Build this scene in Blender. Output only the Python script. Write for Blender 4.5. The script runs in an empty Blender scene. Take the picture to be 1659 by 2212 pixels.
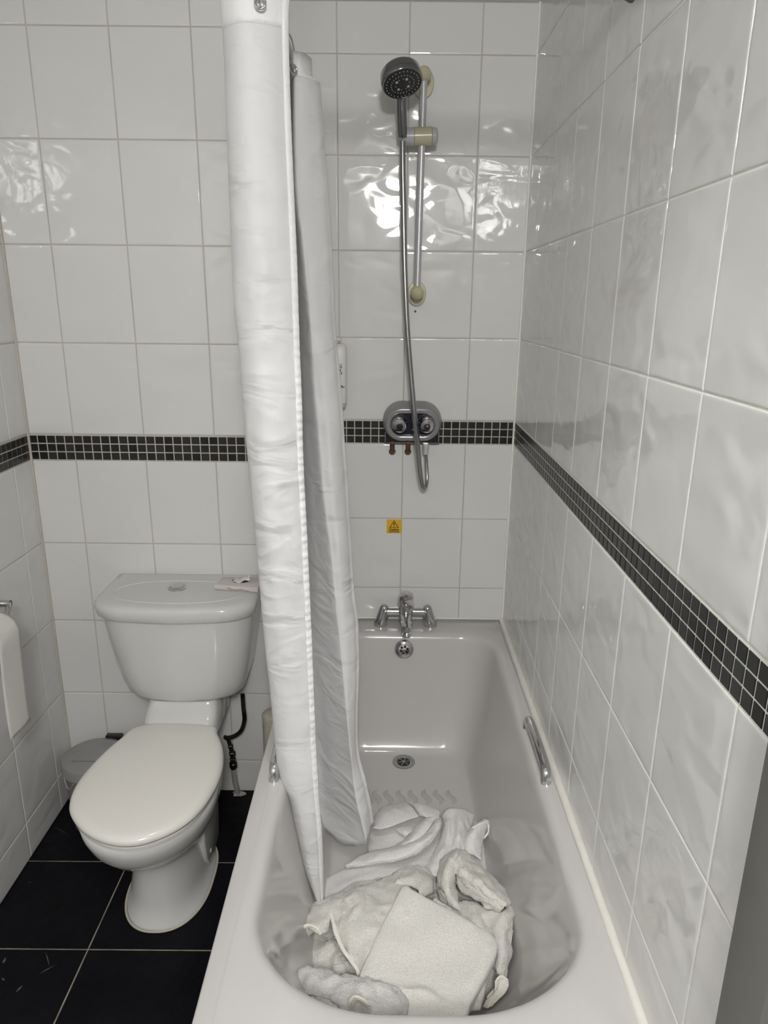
import bpy, bmesh, math, random
from mathutils import Vector, Matrix, noise

random.seed(7)
S = bpy.context.scene
COL = S.collection
R = math.radians
PI = math.pi

# ------------------------------------------------------------------ camera, light, exposure
CR, CU, CB, CP = [[0.999955, 0.00153, 0.009316], [-0.009368, 0.283307, 0.958984], [-0.001172, -0.959028, 0.283308], [-0.41411, -2.24334, 1.55311]]
cam_d = bpy.data.cameras.new('camera')
cam = bpy.data.objects.new('camera', cam_d)
COL.objects.link(cam)
cam.matrix_world = Matrix(((CR[0], CU[0], CB[0], CP[0]), (CR[1], CU[1], CB[1], CP[1]), (CR[2], CU[2], CB[2], CP[2]), (0, 0, 0, 1)))
cam_d.sensor_width = 36.0
cam_d.lens = 25.0556
cam_d.clip_start = 0.02
S.camera = cam

S.view_settings.view_transform = 'Standard'
S.view_settings.look = 'None'
S.view_settings.gamma = 1.0
S.view_settings.use_curve_mapping = False
S.view_settings.exposure = 0.40

world = bpy.data.worlds.new('world')
S.world = world
world.use_nodes = True
bg = world.node_tree.nodes['Background']
bg.inputs[0].default_value = (0.9, 0.95, 1.0, 1)
bg.inputs[1].default_value = 0.02


def globe(loc, power, radius, color=(1, 0.99, 0.975)):
    """an opal globe lamp under the ceiling"""
    d = bpy.data.lights.new('ceiling_lamp_light', 'POINT')
    d.energy = power
    d.shadow_soft_size = radius
    d.color = color
    o = bpy.data.objects.new('ceiling_lamp_light', d)
    COL.objects.link(o)
    o.location = loc
    return o


LAMP_A = (-0.33, -3.00, 2.21)
LAMP_B = (-0.42, -1.32, 2.31)
globe(LAMP_A, 64.0, 0.12)
d = bpy.data.lights.new('ceiling_downlight', 'SPOT')
d.energy = 15.0
d.shadow_soft_size = 0.045
d.spot_size = R(76)
d.spot_blend = 0.8
d.color = (1, 0.99, 0.975)
o = bpy.data.objects.new('ceiling_downlight', d)
COL.objects.link(o)
o.location = LAMP_B

# ------------------------------------------------------------------ materials


def principled(name):
    m = bpy.data.materials.new(name)
    m.use_nodes = True
    nt = m.node_tree
    return m, nt, nt.nodes['Principled BSDF']


def nd(nt, typ, **kw):
    n = nt.nodes.new(typ)
    for k, v in kw.items():
        if k in n.inputs.keys():
            n.inputs[k].default_value = v
        else:
            setattr(n, k, v)
    return n


def mat(name, col, rough=0.4, metal=0.0, spec=0.5, bump=None, vary=None, sheen=0.0, coat=0.0, trans=0.0, ior=1.5, sss=0.0):
    """bump = (scale, height in metres, detail); vary = (scale, second colour)"""
    m, nt, b = principled(name)
    b.inputs['Base Color'].default_value = (*col, 1)
    b.inputs['Roughness'].default_value = rough
    b.inputs['Metallic'].default_value = metal
    b.inputs['Specular IOR Level'].default_value = spec
    b.inputs['Sheen Weight'].default_value = sheen
    b.inputs['Coat Weight'].default_value = coat
    b.inputs['Transmission Weight'].default_value = trans
    b.inputs['IOR'].default_value = ior
    tc = nd(nt, 'ShaderNodeTexCoord')
    if bump:
        n = nd(nt, 'ShaderNodeTexNoise', Scale=bump[0], Detail=bump[2] if len(bump) > 2 else 2.0)
        nt.links.new(tc.outputs['Object'], n.inputs['Vector'])
        bp = nd(nt, 'ShaderNodeBump', Strength=1.0, Distance=bump[1])
        nt.links.new(n.outputs['Fac'], bp.inputs['Height'])
        nt.links.new(bp.outputs['Normal'], b.inputs['Normal'])
    if vary:
        n2 = nd(nt, 'ShaderNodeTexNoise', Scale=vary[0], Detail=4.0)
        nt.links.new(tc.outputs['Object'], n2.inputs['Vector'])
        rp = nd(nt, 'ShaderNodeValToRGB')
        rp.color_ramp.elements[0].position = 0.35
        rp.color_ramp.elements[1].position = 0.68
        rp.color_ramp.elements[0].color = (*col, 1)
        rp.color_ramp.elements[1].color = (*vary[1], 1)
        nt.links.new(n2.outputs['Fac'], rp.inputs['Fac'])
        nt.links.new(rp.outputs['Color'], b.inputs['Base Color'])
    return m


def tile_glaze(name, col, amp, scale):
    """white glaze whose face waves gently, each tile with its own waves"""
    m, nt, b = principled(name)
    b.inputs['Base Color'].default_value = (*col, 1)
    b.inputs['Roughness'].default_value = 0.035
    b.inputs['Specular IOR Level'].default_value = 0.55
    g = nd(nt, 'ShaderNodeNewGeometry')
    tc = nd(nt, 'ShaderNodeTexCoord')
    mp = nd(nt, 'ShaderNodeMapping')
    mp.inputs['Scale'].default_value = scale
    nt.links.new(tc.outputs['Object'], mp.inputs['Vector'])
    w = nd(nt, 'ShaderNodeMath', operation='MULTIPLY')
    w.inputs[1].default_value = 37.0
    nt.links.new(g.outputs['Random Per Island'], w.inputs[0])
    n = nd(nt, 'ShaderNodeTexNoise', noise_dimensions='4D')
    n.inputs['Scale'].default_value = 1.0
    n.inputs['Detail'].default_value = 1.0
    n.inputs['Roughness'].default_value = 0.35
    n.inputs['Distortion'].default_value = 0.6
    nt.links.new(mp.outputs['Vector'], n.inputs['Vector'])
    nt.links.new(w.outputs[0], n.inputs['W'])
    bp = nd(nt, 'ShaderNodeBump', Strength=1.0, Distance=amp)
    nt.links.new(n.outputs['Fac'], bp.inputs['Height'])
    nt.links.new(bp.outputs['Normal'], b.inputs['Normal'])
    return m


def mosaic_mat():
    m, nt, b = principled('mosaic_black')
    g = nd(nt, 'ShaderNodeNewGeometry')
    tc = nd(nt, 'ShaderNodeTexCoord')
    rp = nd(nt, 'ShaderNodeValToRGB')
    rp.color_ramp.elements[0].color = (0.006, 0.006, 0.006, 1)
    rp.color_ramp.elements[1].color = (0.034, 0.035, 0.033, 1)
    n = nd(nt, 'ShaderNodeTexNoise', Scale=90.0, Detail=3.0)
    nt.links.new(tc.outputs['Object'], n.inputs['Vector'])
    ad = nd(nt, 'ShaderNodeMath', operation='MULTIPLY_ADD')
    ad.inputs[1].default_value = 0.5
    nt.links.new(n.outputs['Fac'], ad.inputs[0])
    sc = nd(nt, 'ShaderNodeMath', operation='MULTIPLY_ADD')
    sc.inputs[1].default_value = 0.8
    sc.inputs[2].default_value = -0.12
    nt.links.new(g.outputs['Random Per Island'], sc.inputs[0])
    nt.links.new(sc.outputs[0], ad.inputs[2])
    nt.links.new(ad.outputs[0], rp.inputs['Fac'])
    nt.links.new(rp.outputs['Color'], b.inputs['Base Color'])
    b.inputs['Roughness'].default_value = 0.3
    b.inputs['Specular IOR Level'].default_value = 0.4
    return m


WAVES = (9.0, 9.0, 15.0)
M = {
    'glaze': tile_glaze('tile_white', (0.75, 0.75, 0.73), 0.0046, WAVES),
    'grout': mat('grout_beige', (0.50, 0.465, 0.41), 0.85, bump=(150, 0.0006), vary=(9, (0.58, 0.55, 0.50))),
    'grout_white': mat('grout_white', (0.90, 0.89, 0.80), 0.8, bump=(150, 0.0006), vary=(9, (0.88, 0.87, 0.82))),
    'mosaic': mosaic_mat(),
    'paint': mat('paint_white', (0.80, 0.79, 0.77), 0.7, bump=(60, 0.0003)),
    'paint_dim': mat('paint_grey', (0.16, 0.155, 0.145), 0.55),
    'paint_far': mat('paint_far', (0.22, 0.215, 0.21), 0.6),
    'slate': mat('slate_black', (0.0035, 0.0035, 0.0052), 0.42, spec=0.12, bump=(22, 0.004, 6.0), vary=(6, (0.0065, 0.0065, 0.009))),
    'floor_grout': mat('floor_grout', (0.40, 0.36, 0.28), 0.9, bump=(120, 0.001), vary=(14, (0.16, 0.14, 0.11))),
    'chip': mat('tile_chip', (0.12, 0.115, 0.11), 0.8),
    'bath': mat('bath_acrylic', (0.57, 0.557, 0.545), 0.08, spec=0.55),
    'bath_mark': mat('bath_mark', (0.47, 0.45, 0.435), 0.45),
    'ceramic': mat('ceramic_white', (0.66, 0.66, 0.64), 0.07, spec=0.5),
    'seat': mat('seat_plastic', (0.76, 0.745, 0.70), 0.16, spec=0.5),
    'chrome': mat('chrome', (0.62, 0.62, 0.63), 0.07, metal=1.0),
    'chrome_dark': mat('chrome_dark', (0.30, 0.30, 0.31), 0.12, metal=1.0),
    'satin': mat('satin_steel', (0.50, 0.50, 0.50), 0.25, metal=1.0),
    'hose': mat('hose_steel', (0.42, 0.42, 0.42), 0.22, metal=1.0),
    'alu': mat('rod_grey', (0.55, 0.54, 0.56), 0.35, metal=0.3),
    'cream': mat('plastic_cream', (0.56, 0.52, 0.34), 0.22),
    'greyplastic': mat('plastic_grey', (0.50, 0.50, 0.51), 0.3),
    'black': mat('plastic_black', (0.012, 0.012, 0.014), 0.3),
    'navy': mat('valve_plate', (0.05, 0.055, 0.08), 0.08, metal=0.7),
    'smoke': mat('valve_cover', (0.36, 0.36, 0.37), 0.16, spec=0.7, trans=0.35),
    'nozzle': mat('nozzle_grey', (0.5, 0.5, 0.5), 0.5),
    'copper': mat('copper_pipe', (0.20, 0.075, 0.035), 0.45, metal=0.5, vary=(60, (0.06, 0.03, 0.02))),
    'bronze': mat('aged_bronze', (0.10, 0.085, 0.065), 0.32, metal=0.85, vary=(40, (0.03, 0.027, 0.024))),
    'pipe_white': mat('pipe_painted', (0.45, 0.45, 0.42), 0.45, vary=(30, (0.28, 0.27, 0.24))),
    'yellow': mat('sticker_yellow', (0.80, 0.46, 0.008), 0.4),
    'ink': mat('ink_black', (0.012, 0.010, 0.010), 0.5),
    'red': mat('mark_red', (0.55, 0.02, 0.04), 0.3),
    'bottle': mat('bottle_white', (0.74, 0.74, 0.70), 0.35),
    'bin': mat('bin_grey', (0.21, 0.20, 0.20), 0.25),
    'bin_lid': mat('bin_lid', (0.30, 0.29, 0.29), 0.12, bump=(26, 0.004, 1.0)),
    'paper': mat('paper_white', (0.74, 0.72, 0.69), 0.9, bump=(140, 0.0008)),
    'card': mat('card_pink', (0.66, 0.60, 0.60), 0.6, vary=(20, (0.60, 0.55, 0.54))),
    'stain': mat('card_stain', (0.42, 0.33, 0.25), 0.8),
    'brushpot': mat('pot_cream', (0.55, 0.52, 0.43), 0.4),
    'sealant': mat('sealant_white', (0.80, 0.79, 0.74), 0.45, bump=(60, 0.001), vary=(25, (0.76, 0.74, 0.67))),
    'hem': mat('curtain_hem', (0.84, 0.84, 0.84), 0.55, bump=(120, 0.0012)),
    'lamp': mat('lamp_frame', (0.8, 0.8, 0.8), 0.4),
}


def cloth_mat(name, col, scale, height, rough=0.95, sheen=0.3, big=None, translucent=0.0):
    m, nt, b = principled(name)
    b.inputs['Base Color'].default_value = (*col, 1)
    b.inputs['Roughness'].default_value = rough
    b.inputs['Specular IOR Level'].default_value = 0.25
    b.inputs['Sheen Weight'].default_value = sheen
    b.inputs['Sheen Roughness'].default_value = 0.5
    tc = nd(nt, 'ShaderNodeTexCoord')
    n = nd(nt, 'ShaderNodeTexNoise', Scale=scale, Detail=3.0)
    nt.links.new(tc.outputs['Object'], n.inputs['Vector'])
    bp = nd(nt, 'ShaderNodeBump', Strength=1.0, Distance=height)
    nt.links.new(n.outputs['Fac'], bp.inputs['Height'])
    last = bp
    if big:
        mp = nd(nt, 'ShaderNodeMapping')
        mp.inputs['Rotation'].default_value = (0, big[3], 0)
        mp.inputs['Scale'].default_value = big[2]
        nt.links.new(tc.outputs['Object'], mp.inputs['Vector'])
        n2 = nd(nt, 'ShaderNodeTexNoise', Scale=big[0], Detail=2.0, Distortion=1.2)
        nt.links.new(mp.outputs['Vector'], n2.inputs['Vector'])
        bp2 = nd(nt, 'ShaderNodeBump', Strength=1.0, Distance=big[1])
        nt.links.new(n2.outputs['Fac'], bp2.inputs['Height'])
        nt.links.new(bp.outputs['Normal'], bp2.inputs['Normal'])
        last = bp2
    nt.links.new(last.outputs['Normal'], b.inputs['Normal'])
    if not translucent:
        # shading between the loops of the pile, mottled into the base colour
        rp = nd(nt, 'ShaderNodeValToRGB')
        rp.color_ramp.elements[0].position = 0.30
        rp.color_ramp.elements[1].position = 0.52
        rp.color_ramp.elements[0].color = (col[0] * 0.90, col[1] * 0.89, col[2] * 0.86, 1)
        rp.color_ramp.elements[1].color = (*col, 1)
        n3 = nd(nt, 'ShaderNodeTexNoise', Scale=scale * 0.62, Detail=3.0)
        nt.links.new(tc.outputs['Object'], n3.inputs['Vector'])
        nt.links.new(n3.outputs['Fac'], rp.inputs['Fac'])
        nt.links.new(rp.outputs['Color'], b.inputs['Base Color'])
    if translucent:
        out = nt.nodes['Material Output']
        t = nd(nt, 'ShaderNodeBsdfTranslucent')
        t.inputs['Color'].default_value = (*col, 1)
        mx = nd(nt, 'ShaderNodeMixShader')
        mx.inputs[0].default_value = translucent
        nt.links.new(b.outputs[0], mx.inputs[1])
        nt.links.new(t.outputs[0], mx.inputs[2])
        nt.links.new(mx.outputs[0], out.inputs['Surface'])
    return m


M['curtain'] = cloth_mat('curtain_fabric', (0.86, 0.86, 0.86), 700, 0.0002, rough=0.42, sheen=0.1, big=(7.0, 0.010, (1.0, 1.0, 2.2), 0.45), translucent=0.22)
M['terry'] = cloth_mat('terry_cream', (0.945, 0.925, 0.86), 420, 0.0045)
M['terry_flat'] = cloth_mat('terry_flat', (0.93, 0.915, 0.86), 420, 0.0030)
M['cotton'] = cloth_mat('cotton_white', (0.86, 0.845, 0.84), 420, 0.0015, sheen=0.15)
M['terry_white'] = cloth_mat('terry_white', (0.92, 0.90, 0.875), 420, 0.0045)
M['towel_hem'] = cloth_mat('towel_hem', (0.90, 0.88, 0.80), 260, 0.0006, sheen=0.1)

# ------------------------------------------------------------------ mesh helpers


class MB:
    def __init__(self):
        self.v, self.f, self.mi = [], [], []

    def add(self, verts, faces, mi=0, mx=None):
        o = len(self.v)
        self.v += [tuple(mx @ Vector(p)) if mx else tuple(p) for p in verts]
        self.f += [tuple(i + o for i in f) for f in faces]
        self.mi += [mi] * len(faces)
        return self

    def box(self, c, s, mi=0, mx=None):
        x, y, z = [h / 2 for h in s]
        vs = [(c[0] + a * x, c[1] + b * y, c[2] + d * z) for a in (-1, 1) for b in (-1, 1) for d in (-1, 1)]
        fs = [(0, 1, 3, 2), (4, 6, 7, 5), (0, 4, 5, 1), (2, 3, 7, 6), (0, 2, 6, 4), (1, 5, 7, 3)]
        return self.add(vs, fs, mi, mx)

    def rings(self, rings, cap0=True, cap1=True, mi=0, mx=None, closed=True):
        n = len(rings[0])
        vs = [p for r in rings for p in r]
        fs = []
        for i in range(len(rings) - 1):
            for j in range(n if closed else n - 1):
                k = (j + 1) % n
                fs.append((i * n + j, i * n + k, (i + 1) * n + k, (i + 1) * n + j))
        if cap0:
            fs.append(tuple(range(n - 1, -1, -1)))
        if cap1:
            fs.append(tuple((len(rings) - 1) * n + j for j in range(n)))
        return self.add(vs, fs, mi, mx)

    def lathe(self, prof, n=32, mi=0, mx=None, cap0=True, cap1=True):
        rs = [[(r * math.cos(2 * PI * j / n), r * math.sin(2 * PI * j / n), z) for j in range(n)] for r, z in prof]
        return self.rings(rs, cap0, cap1, mi, mx)

    def tube(self, pts, rad, n=16, mi=0, flat=1.0, caps=True):
        pts = [Vector(p) for p in pts]
        rr = rad if isinstance(rad, (list, tuple)) else [rad] * len(pts)
        rings = []
        up = None
        for i, p in enumerate(pts):
            t = (pts[min(i + 1, len(pts) - 1)] - pts[max(i - 1, 0)]).normalized()
            if up is None:
                up = Vector((0, 0, 1)) if abs(t.z) < 0.9 else Vector((1, 0, 0))
            a = t.cross(up).normalized()
            b = a.cross(t).normalized()
            up = b
            rings.append([tuple(p + (a * math.cos(q) + b * math.sin(q) * flat) * rr[i]) for q in [2 * PI * j / n for j in range(n)]])
        return self.rings(rings, caps, caps, mi)

    def obj(self, name, mats, parent=None, smooth=40, bevel=None, subsurf=0):
        me = bpy.data.meshes.new(name)
        me.from_pydata(self.v, [], self.f)
        if not isinstance(mats, (list, tuple)):
            mats = [mats]
        for m in mats:
            me.materials.append(m)
        me.polygons.foreach_set('material_index', self.mi)
        bm = bmesh.new()
        bm.from_mesh(me)
        bmesh.ops.recalc_face_normals(bm, faces=bm.faces)
        if bevel:
            es = [e for e in bm.edges if len(e.link_faces) == 2 and e.calc_face_angle(0) > R(35)]
            bmesh.ops.bevel(bm, geom=es, offset=bevel[0], segments=bevel[1], affect='EDGES', profile=0.5)
        if smooth:
            for f in bm.faces:
                f.smooth = True
            for e in bm.edges:
                if len(e.link_faces) == 2 and e.calc_face_angle(0) > R(smooth):
                    e.smooth = False
        bm.to_mesh(me)
        bm.free()
        me.update()
        o = bpy.data.objects.new(name, me)
        COL.objects.link(o)
        if parent:
            o.parent = parent
            o.matrix_parent_inverse = parent.matrix_world.inverted() if parent.type != 'EMPTY' else Matrix.Translation(-parent.location)
        if subsurf:
            md = o.modifiers.new('subsurf', 'SUBSURF')
            md.levels = md.render_levels = subsurf
        return o


def thing(name, loc, label, cat, group=None):
    o = bpy.data.objects.new(name, None)
    o.empty_display_size = 0.05
    COL.objects.link(o)
    o.location = loc
    o['label'] = label
    o['category'] = cat
    if group:
        o['group'] = group
    return o


def tag(o, label, cat, group=None):
    o['label'] = label
    o['category'] = cat
    if group:
        o['group'] = group
    return o


def structure(o):
    o['kind'] = 'structure'
    return o


def spline(pts, n=8, closed=False):
    """Catmull-Rom through the points"""
    P = [Vector(p) for p in pts]
    out = []
    m = len(P)
    rng = range(m if closed else m - 1)
    for i in rng:
        g = (lambda k: P[k % m]) if closed else (lambda k: P[max(0, min(m - 1, k))])
        a, b, c, d = g(i - 1), g(i), g(i + 1), g(i + 2)
        for k in range(n):
            t = k / n
            out.append(0.5 * ((2 * b) + (c - a) * t + (2 * a - 5 * b + 4 * c - d) * t * t + (3 * b - 3 * c + d - a) * t ** 3))
    if not closed:
        out.append(P[-1].copy())
    return out


def interp(tab, x):
    """linear interpolation in a sorted table of (x, value)"""
    if x <= tab[0][0]:
        return tab[0][1]
    for (a, va), (b, vb) in zip(tab, tab[1:]):
        if x <= b:
            t = (x - a) / (b - a) if b > a else 0
            return va + (vb - va) * t
    return tab[-1][1]


def align(p0, direction, roll=0):
    """matrix that takes +Z to the direction, at p0"""
    q = Vector(direction).normalized().to_track_quat('Z', 'Y')
    return Matrix.Translation(p0) @ q.to_matrix().to_4x4() @ Matrix.Rotation(roll, 4, 'Z')


def text_bm(mb, body, size, mx, mi=0, depth=0.0002, bold=0.0):
    """flat lettering from the built-in font, added to a mesh"""
    cu = bpy.data.curves.new('lettering', 'FONT')
    cu.body = body
    cu.size = size
    cu.align_x = 'CENTER'
    cu.extrude = depth
    cu.offset = bold
    cu.resolution_u = 2
    ob = bpy.data.objects.new('lettering', cu)
    COL.objects.link(ob)
    dg = bpy.context.evaluated_depsgraph_get()
    me = bpy.data.meshes.new_from_object(ob.evaluated_get(dg))
    mb.add([v.co[:] for v in me.vertices], [tuple(p.vertices) for p in me.polygons], mi, mx)
    bpy.data.objects.remove(ob)
    bpy.data.curves.remove(cu)
    bpy.data.meshes.remove(me)


# ------------------------------------------------------------------ the tiled room
ROWS = [2.334, 2.2076, 1.9535, 1.6972, 1.4464, 1.1945, None, 1.1181, 0.8683, 0.6232, 0.372, 0.121, 0.0]
ROWS_WC = [2.334, 2.1895, 1.940, 1.6885, 1.4363, 1.1846, None, 1.1089, 0.8588, 0.6091, 0.3601, 0.1157, 0.0]
ZC = 2.334


def tile_wall(name, origin, u, n, ulen, joints, rows, grout, mosaic_phase=0.0):
    """a wall of glazed tiles: grout bed, cushion-edged tiles, three rows of black mosaic; u runs along the wall, n faces the room"""
    u, n = Vector(u), Vector(n)
    o = Vector(origin)
    mb = MB()

    def P(a, z, d):
        return tuple(o + u * a + n * d + Vector((0, 0, z)))

    mb.add([P(0, 0, -0.0012), P(ulen, 0, -0.0012), P(ulen, ZC, -0.0012), P(0, ZC, -0.0012),
            P(0, 0, -0.06), P(ulen, 0, -0.06), P(ulen, ZC, -0.06), P(0, ZC, -0.06)],
           [(0, 1, 2, 3), (7, 6, 5, 4), (0, 4, 5, 1), (3, 2, 6, 7), (1, 5, 6, 2), (0, 3, 7, 4)], 1)

    def tile(a0, a1, z0, z1, g, mi, prof):
        a0, a1, z0, z1 = a0 + g, a1 - g, z0 + g, z1 - g
        if a1 - a0 < 0.003 or z1 - z0 < 0.003:
            return
        vs, fs = [], []
        for ins, d in prof:
            vs += [P(a0 + ins, z0 + ins, d), P(a1 - ins, z0 + ins, d), P(a1 - ins, z1 - ins, d), P(a0 + ins, z1 - ins, d)]
        for i in range(len(prof) - 1):
            for j in range(4):
                k = (j + 1) % 4
                fs.append((i * 4 + j, i * 4 + k, i * 4 + 4 + k, i * 4 + 4 + j))
        b = (len(prof) - 1) * 4
        fs.append((b, b + 1, b + 2, b + 3))
        mb.add(vs, fs, mi)

    cols = [0.0] + [j for j in joints if 0.002 < j < ulen - 0.002] + [ulen]
    prof = [(0, -0.0014), (0.0003, -0.0004), (0.0012, 0.0002), (0.0030, 0.0005), (0.0060, 0.0006)]
    mprof = [(0, -0.0014), (0.0002, -0.0002), (0.0010, 0.0003)]
    i = 0
    while i < len(rows) - 1:
        if rows[i + 1] is None:
            z1, z0 = rows[i], rows[i + 2]
            h = (z1 - 0.0035 - z0 - 0.001) / 3
            a = -mosaic_phase
            while a < ulen:
                for r in range(3):
                    zb = z0 + 0.001 + r * h
                    tile(max(a, 0), min(a + 0.0256, ulen), zb, zb + h, 0.0015, 2, mprof)
                a += 0.0256
            i += 2
            continue
        for a0, a1 in zip(cols, cols[1:]):
            tile(a0, a1, rows[i + 1], rows[i], 0.0014, 0, prof)
        i += 1
    return structure(mb.obj(name, [M['glaze'], grout, M['mosaic']], smooth=0))


def joints(first, length, pitch=0.2):
    return [first + pitch * k for k in range(-1, int(length / pitch) + 2)]


XR = -0.700     # the boxed-in return beside the bath
YW = -0.248     # face of the wall behind the toilet
XL = -1.4224
YB = -3.55
wall_back = tile_wall('wall_back', (-0.70, 0, 0), (1, 0, 0), (0, -1, 0), 0.70, joints(0.70 - 0.5536, 0.70), ROWS, M['grout'], 0.012)
wall_right = tile_wall('wall_right', (0, 0, 0), (-0.006627, -1, 0), (-1, 0.006627, 0), 1.617, joints(0.5305, 1.617), ROWS, M['grout_white'], 0.004)
wall_toilet = tile_wall('wall_toilet', (XL, YW, 0), (1, 0, 0), (0, -1, 0), XR - XL, joints(XL * -1 - 1.2942, 0.75), ROWS_WC, M['grout'], 0.0)
wall_left = tile_wall('wall_left', (XL, YW, 0), (-0.00732, -1, 0), (1, -0.00732, 0), 3.35, joints(0.0993, 3.35), ROWS_WC, M['grout'], 0.008)
wall_return = tile_wall('wall_return', (XR, 0, 0), (0, -1, 0), (1, 0, 0), 0.248, [0.2], ROWS, M['grout'], 0.0)

for nm, x, y in (('trim_4', -0.0015, -0.0015), ('trim_5', XL + 0.002, YW - 0.002)):
    mb = MB()
    mb.tube([(x, y, 0.0), (x, y, 1.2), (x, y, ZC)], 0.0042, 10)
    structure(mb.obj(nm, M['grout_white'] if nm == 'trim_4' else M['grout']))

# small dark screw hole under the rail's lower bracket
mb = MB()
mb.lathe([(0.0035, 0), (0.0035, 0.0012), (0.0022, 0.0012)], 14, 0, align((-0.3226, -0.0006, 1.525), (0, -1, 0)))
h = mb.obj('screw_hole', M['black'], wall_back)
h['label'] = 'small dark screw hole in the tile'

mb = MB()
mb.box((-0.72, -1.75, ZC + 0.03), (1.6, 3.7, 0.06))
structure(mb.obj('ceiling', M['paint'], smooth=0))
mb = MB()
mb.box((-0.72, YB - 0.03, ZC / 2), (1.6, 0.06, ZC))
structure(mb.obj('wall_front', M['paint_far'], smooth=0))
# right wall beyond the bath: the dark grey end panel, standing slightly proud of the tiles, then painted wall
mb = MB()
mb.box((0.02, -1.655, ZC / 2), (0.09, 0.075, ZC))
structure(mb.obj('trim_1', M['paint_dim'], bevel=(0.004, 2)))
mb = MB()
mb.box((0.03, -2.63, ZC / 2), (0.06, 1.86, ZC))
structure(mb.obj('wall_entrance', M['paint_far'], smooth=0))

# floor: black slate tiles with pale grout
mb = MB()
mb.box((-0.72, -1.75, -0.032), (1.6, 3.7, 0.06), 1)
fx = [-1.47, -1.139, -0.70, -0.26, 0.04]
fy = [0.03, -0.5615, -0.851, -1.145, -1.44, -1.735, -2.03, -2.325, -2.62, -2.915, -3.21, -3.55]
for x0, x1 in zip(fx, fx[1:]):
    for y1, y0 in zip(fy, fy[1:]):
        sk0, sk1 = 0.0, 0.0
        g = 0.0016
        pr = [(0, -0.004), (0.0006, -0.0008), (0.003, 0.0)]
        vs, fs = [], []
        for ins, z in pr:
            vs += [(x0 + g + ins, y0 + g + ins, z), (x1 - g - ins, y0 + g + ins, z), (x1 - g - ins, y1 - g - ins, z), (x0 + g + ins, y1 - g - ins, z)]
        for i in range(2):
            for j in range(4):
                k = (j + 1) % 4
                fs.append((i * 4 + j, i * 4 + k, i * 4 + 4 + k, i * 4 + 4 + j))
        fs.append((8, 9, 10, 11))
        mb.add(vs, fs, 0)
for a_, b_, w_ in (((-1.241, -0.8601, 0.0004), (-1.211, -0.9009, 0.0004), 0.0012), ((-1.228, -0.9208, 0.0004), (-1.2, -0.8957, 0.0004), 0.0016), ((-1.26, -0.9688, 0.0004), (-1.252, -0.95, 0.0004), 0.0030), ((-1.328, -0.8944, 0.0004), (-1.33, -0.8766, 0.0004), 0.0036), ((-1.312, -0.9326, 0.0004), (-1.301, -0.9385, 0.0004), 0.0025), ((-1.411, -0.4263, 0.0004), (-1.359, -0.4553, 0.0004), 0.0008), ((-1.39, -0.645, 0.0004), (-1.378, -0.6383, 0.0004), 0.0010)):
    a_, b_ = Vector(a_), Vector(b_)
    d_ = (b_ - a_).normalized()
    n_ = Vector((-d_.y, d_.x, 0)) * w_
    mb.add([tuple(a_), tuple(a_.lerp(b_, 0.4) + n_), tuple(b_), tuple(a_.lerp(b_, 0.55) - n_ * 0.7)], [(0, 1, 2, 3)], 2)
structure(mb.obj('floor', [M['slate'], M['floor_grout'], M['chip']], smooth=0))

# ceiling lamps (the glowing globes themselves are the two lights)
for loc, r, lab in ((LAMP_A, 0.12, 'round white ceiling lamp base over the entrance end of the room'), (LAMP_B, 0.05, 'small round white ceiling lamp base above the bath')):
    t = thing('ceiling_light', (loc[0], loc[1], ZC), lab, 'light')
    mb = MB()
    mb.lathe([(r * 0.9, ZC - 0.001), (r * 0.9, ZC - 0.008), (r * 0.75, ZC - 0.012)], 36, 0, Matrix.Translation((loc[0], loc[1], 0)))
    mb.obj('lamp_base', M['lamp'], t)


# ------------------------------------------------------------------ bath
def rrect_ring(x0, x1, y0, y1, rf, rn, z, c, n=160):
    """ring of a rounded rectangle (corner radius rf at the far end, rn at the near end), points at fixed angles about c"""
    ring = []
    for j in range(n):
        a = 2 * PI * (j + 0.5) / n
        dx, dy = math.cos(a) * 0.45, math.sin(a)
        lo, hi = 0.0, 3.0

        def inside(t):
            x, y = c[0] + dx * t, c[1] + dy * t
            if not (x0 < x < x1 and y0 < y < y1):
                return False
            for sx, xe in ((-1, x0), (1, x1)):
                for sy, ye, r in ((-1, y0, rn), (1, y1, rf)):
                    if r <= 0:
                        continue
                    ry = r if sy > 0 else r * 0.85
                    cx, cy = xe - sx * r, ye - sy * ry
                    if (x - cx) * sx > 0 and (y - cy) * sy > 0 and ((x - cx) / r) ** 2 + ((y - cy) / ry) ** 2 > 1:
                        return False
            return True
        for _ in range(36):
            mid = (lo + hi) / 2
            if inside(mid):
                lo = mid
            else:
                hi = mid
        ring.append((c[0] + dx * lo, c[1] + dy * lo, z))
    return ring


RIM = 0.512
BC = (-0.345, -0.76)
BX0, BX1, BY0, BY1 = -0.697, -0.012, -1.60, -0.004


def inner(e, z):
    return rrect_ring(-0.626 - e, -0.064 + e, -1.412 - e, -0.136 + e, 0.10 + max(e, -0.05), 0.225 + e, z, BC)


def floor_ring(e, z):
    return rrect_ring(-0.535 - e, -0.150 + e, -1.09 - e, -0.265 + e, 0.075, 0.13, z, BC)


def mixr(a, b, w, z):
    return [(p[0] + (q[0] - p[0]) * w, p[1] + (q[1] - p[1]) * w, z) for p, q in zip(a, b)]


def outer(i, z):
    return rrect_ring(BX0 + i, BX1 - i * 0.3, BY0 + i, BY1 - i, 0.006, 0.008, z, BC)


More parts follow.
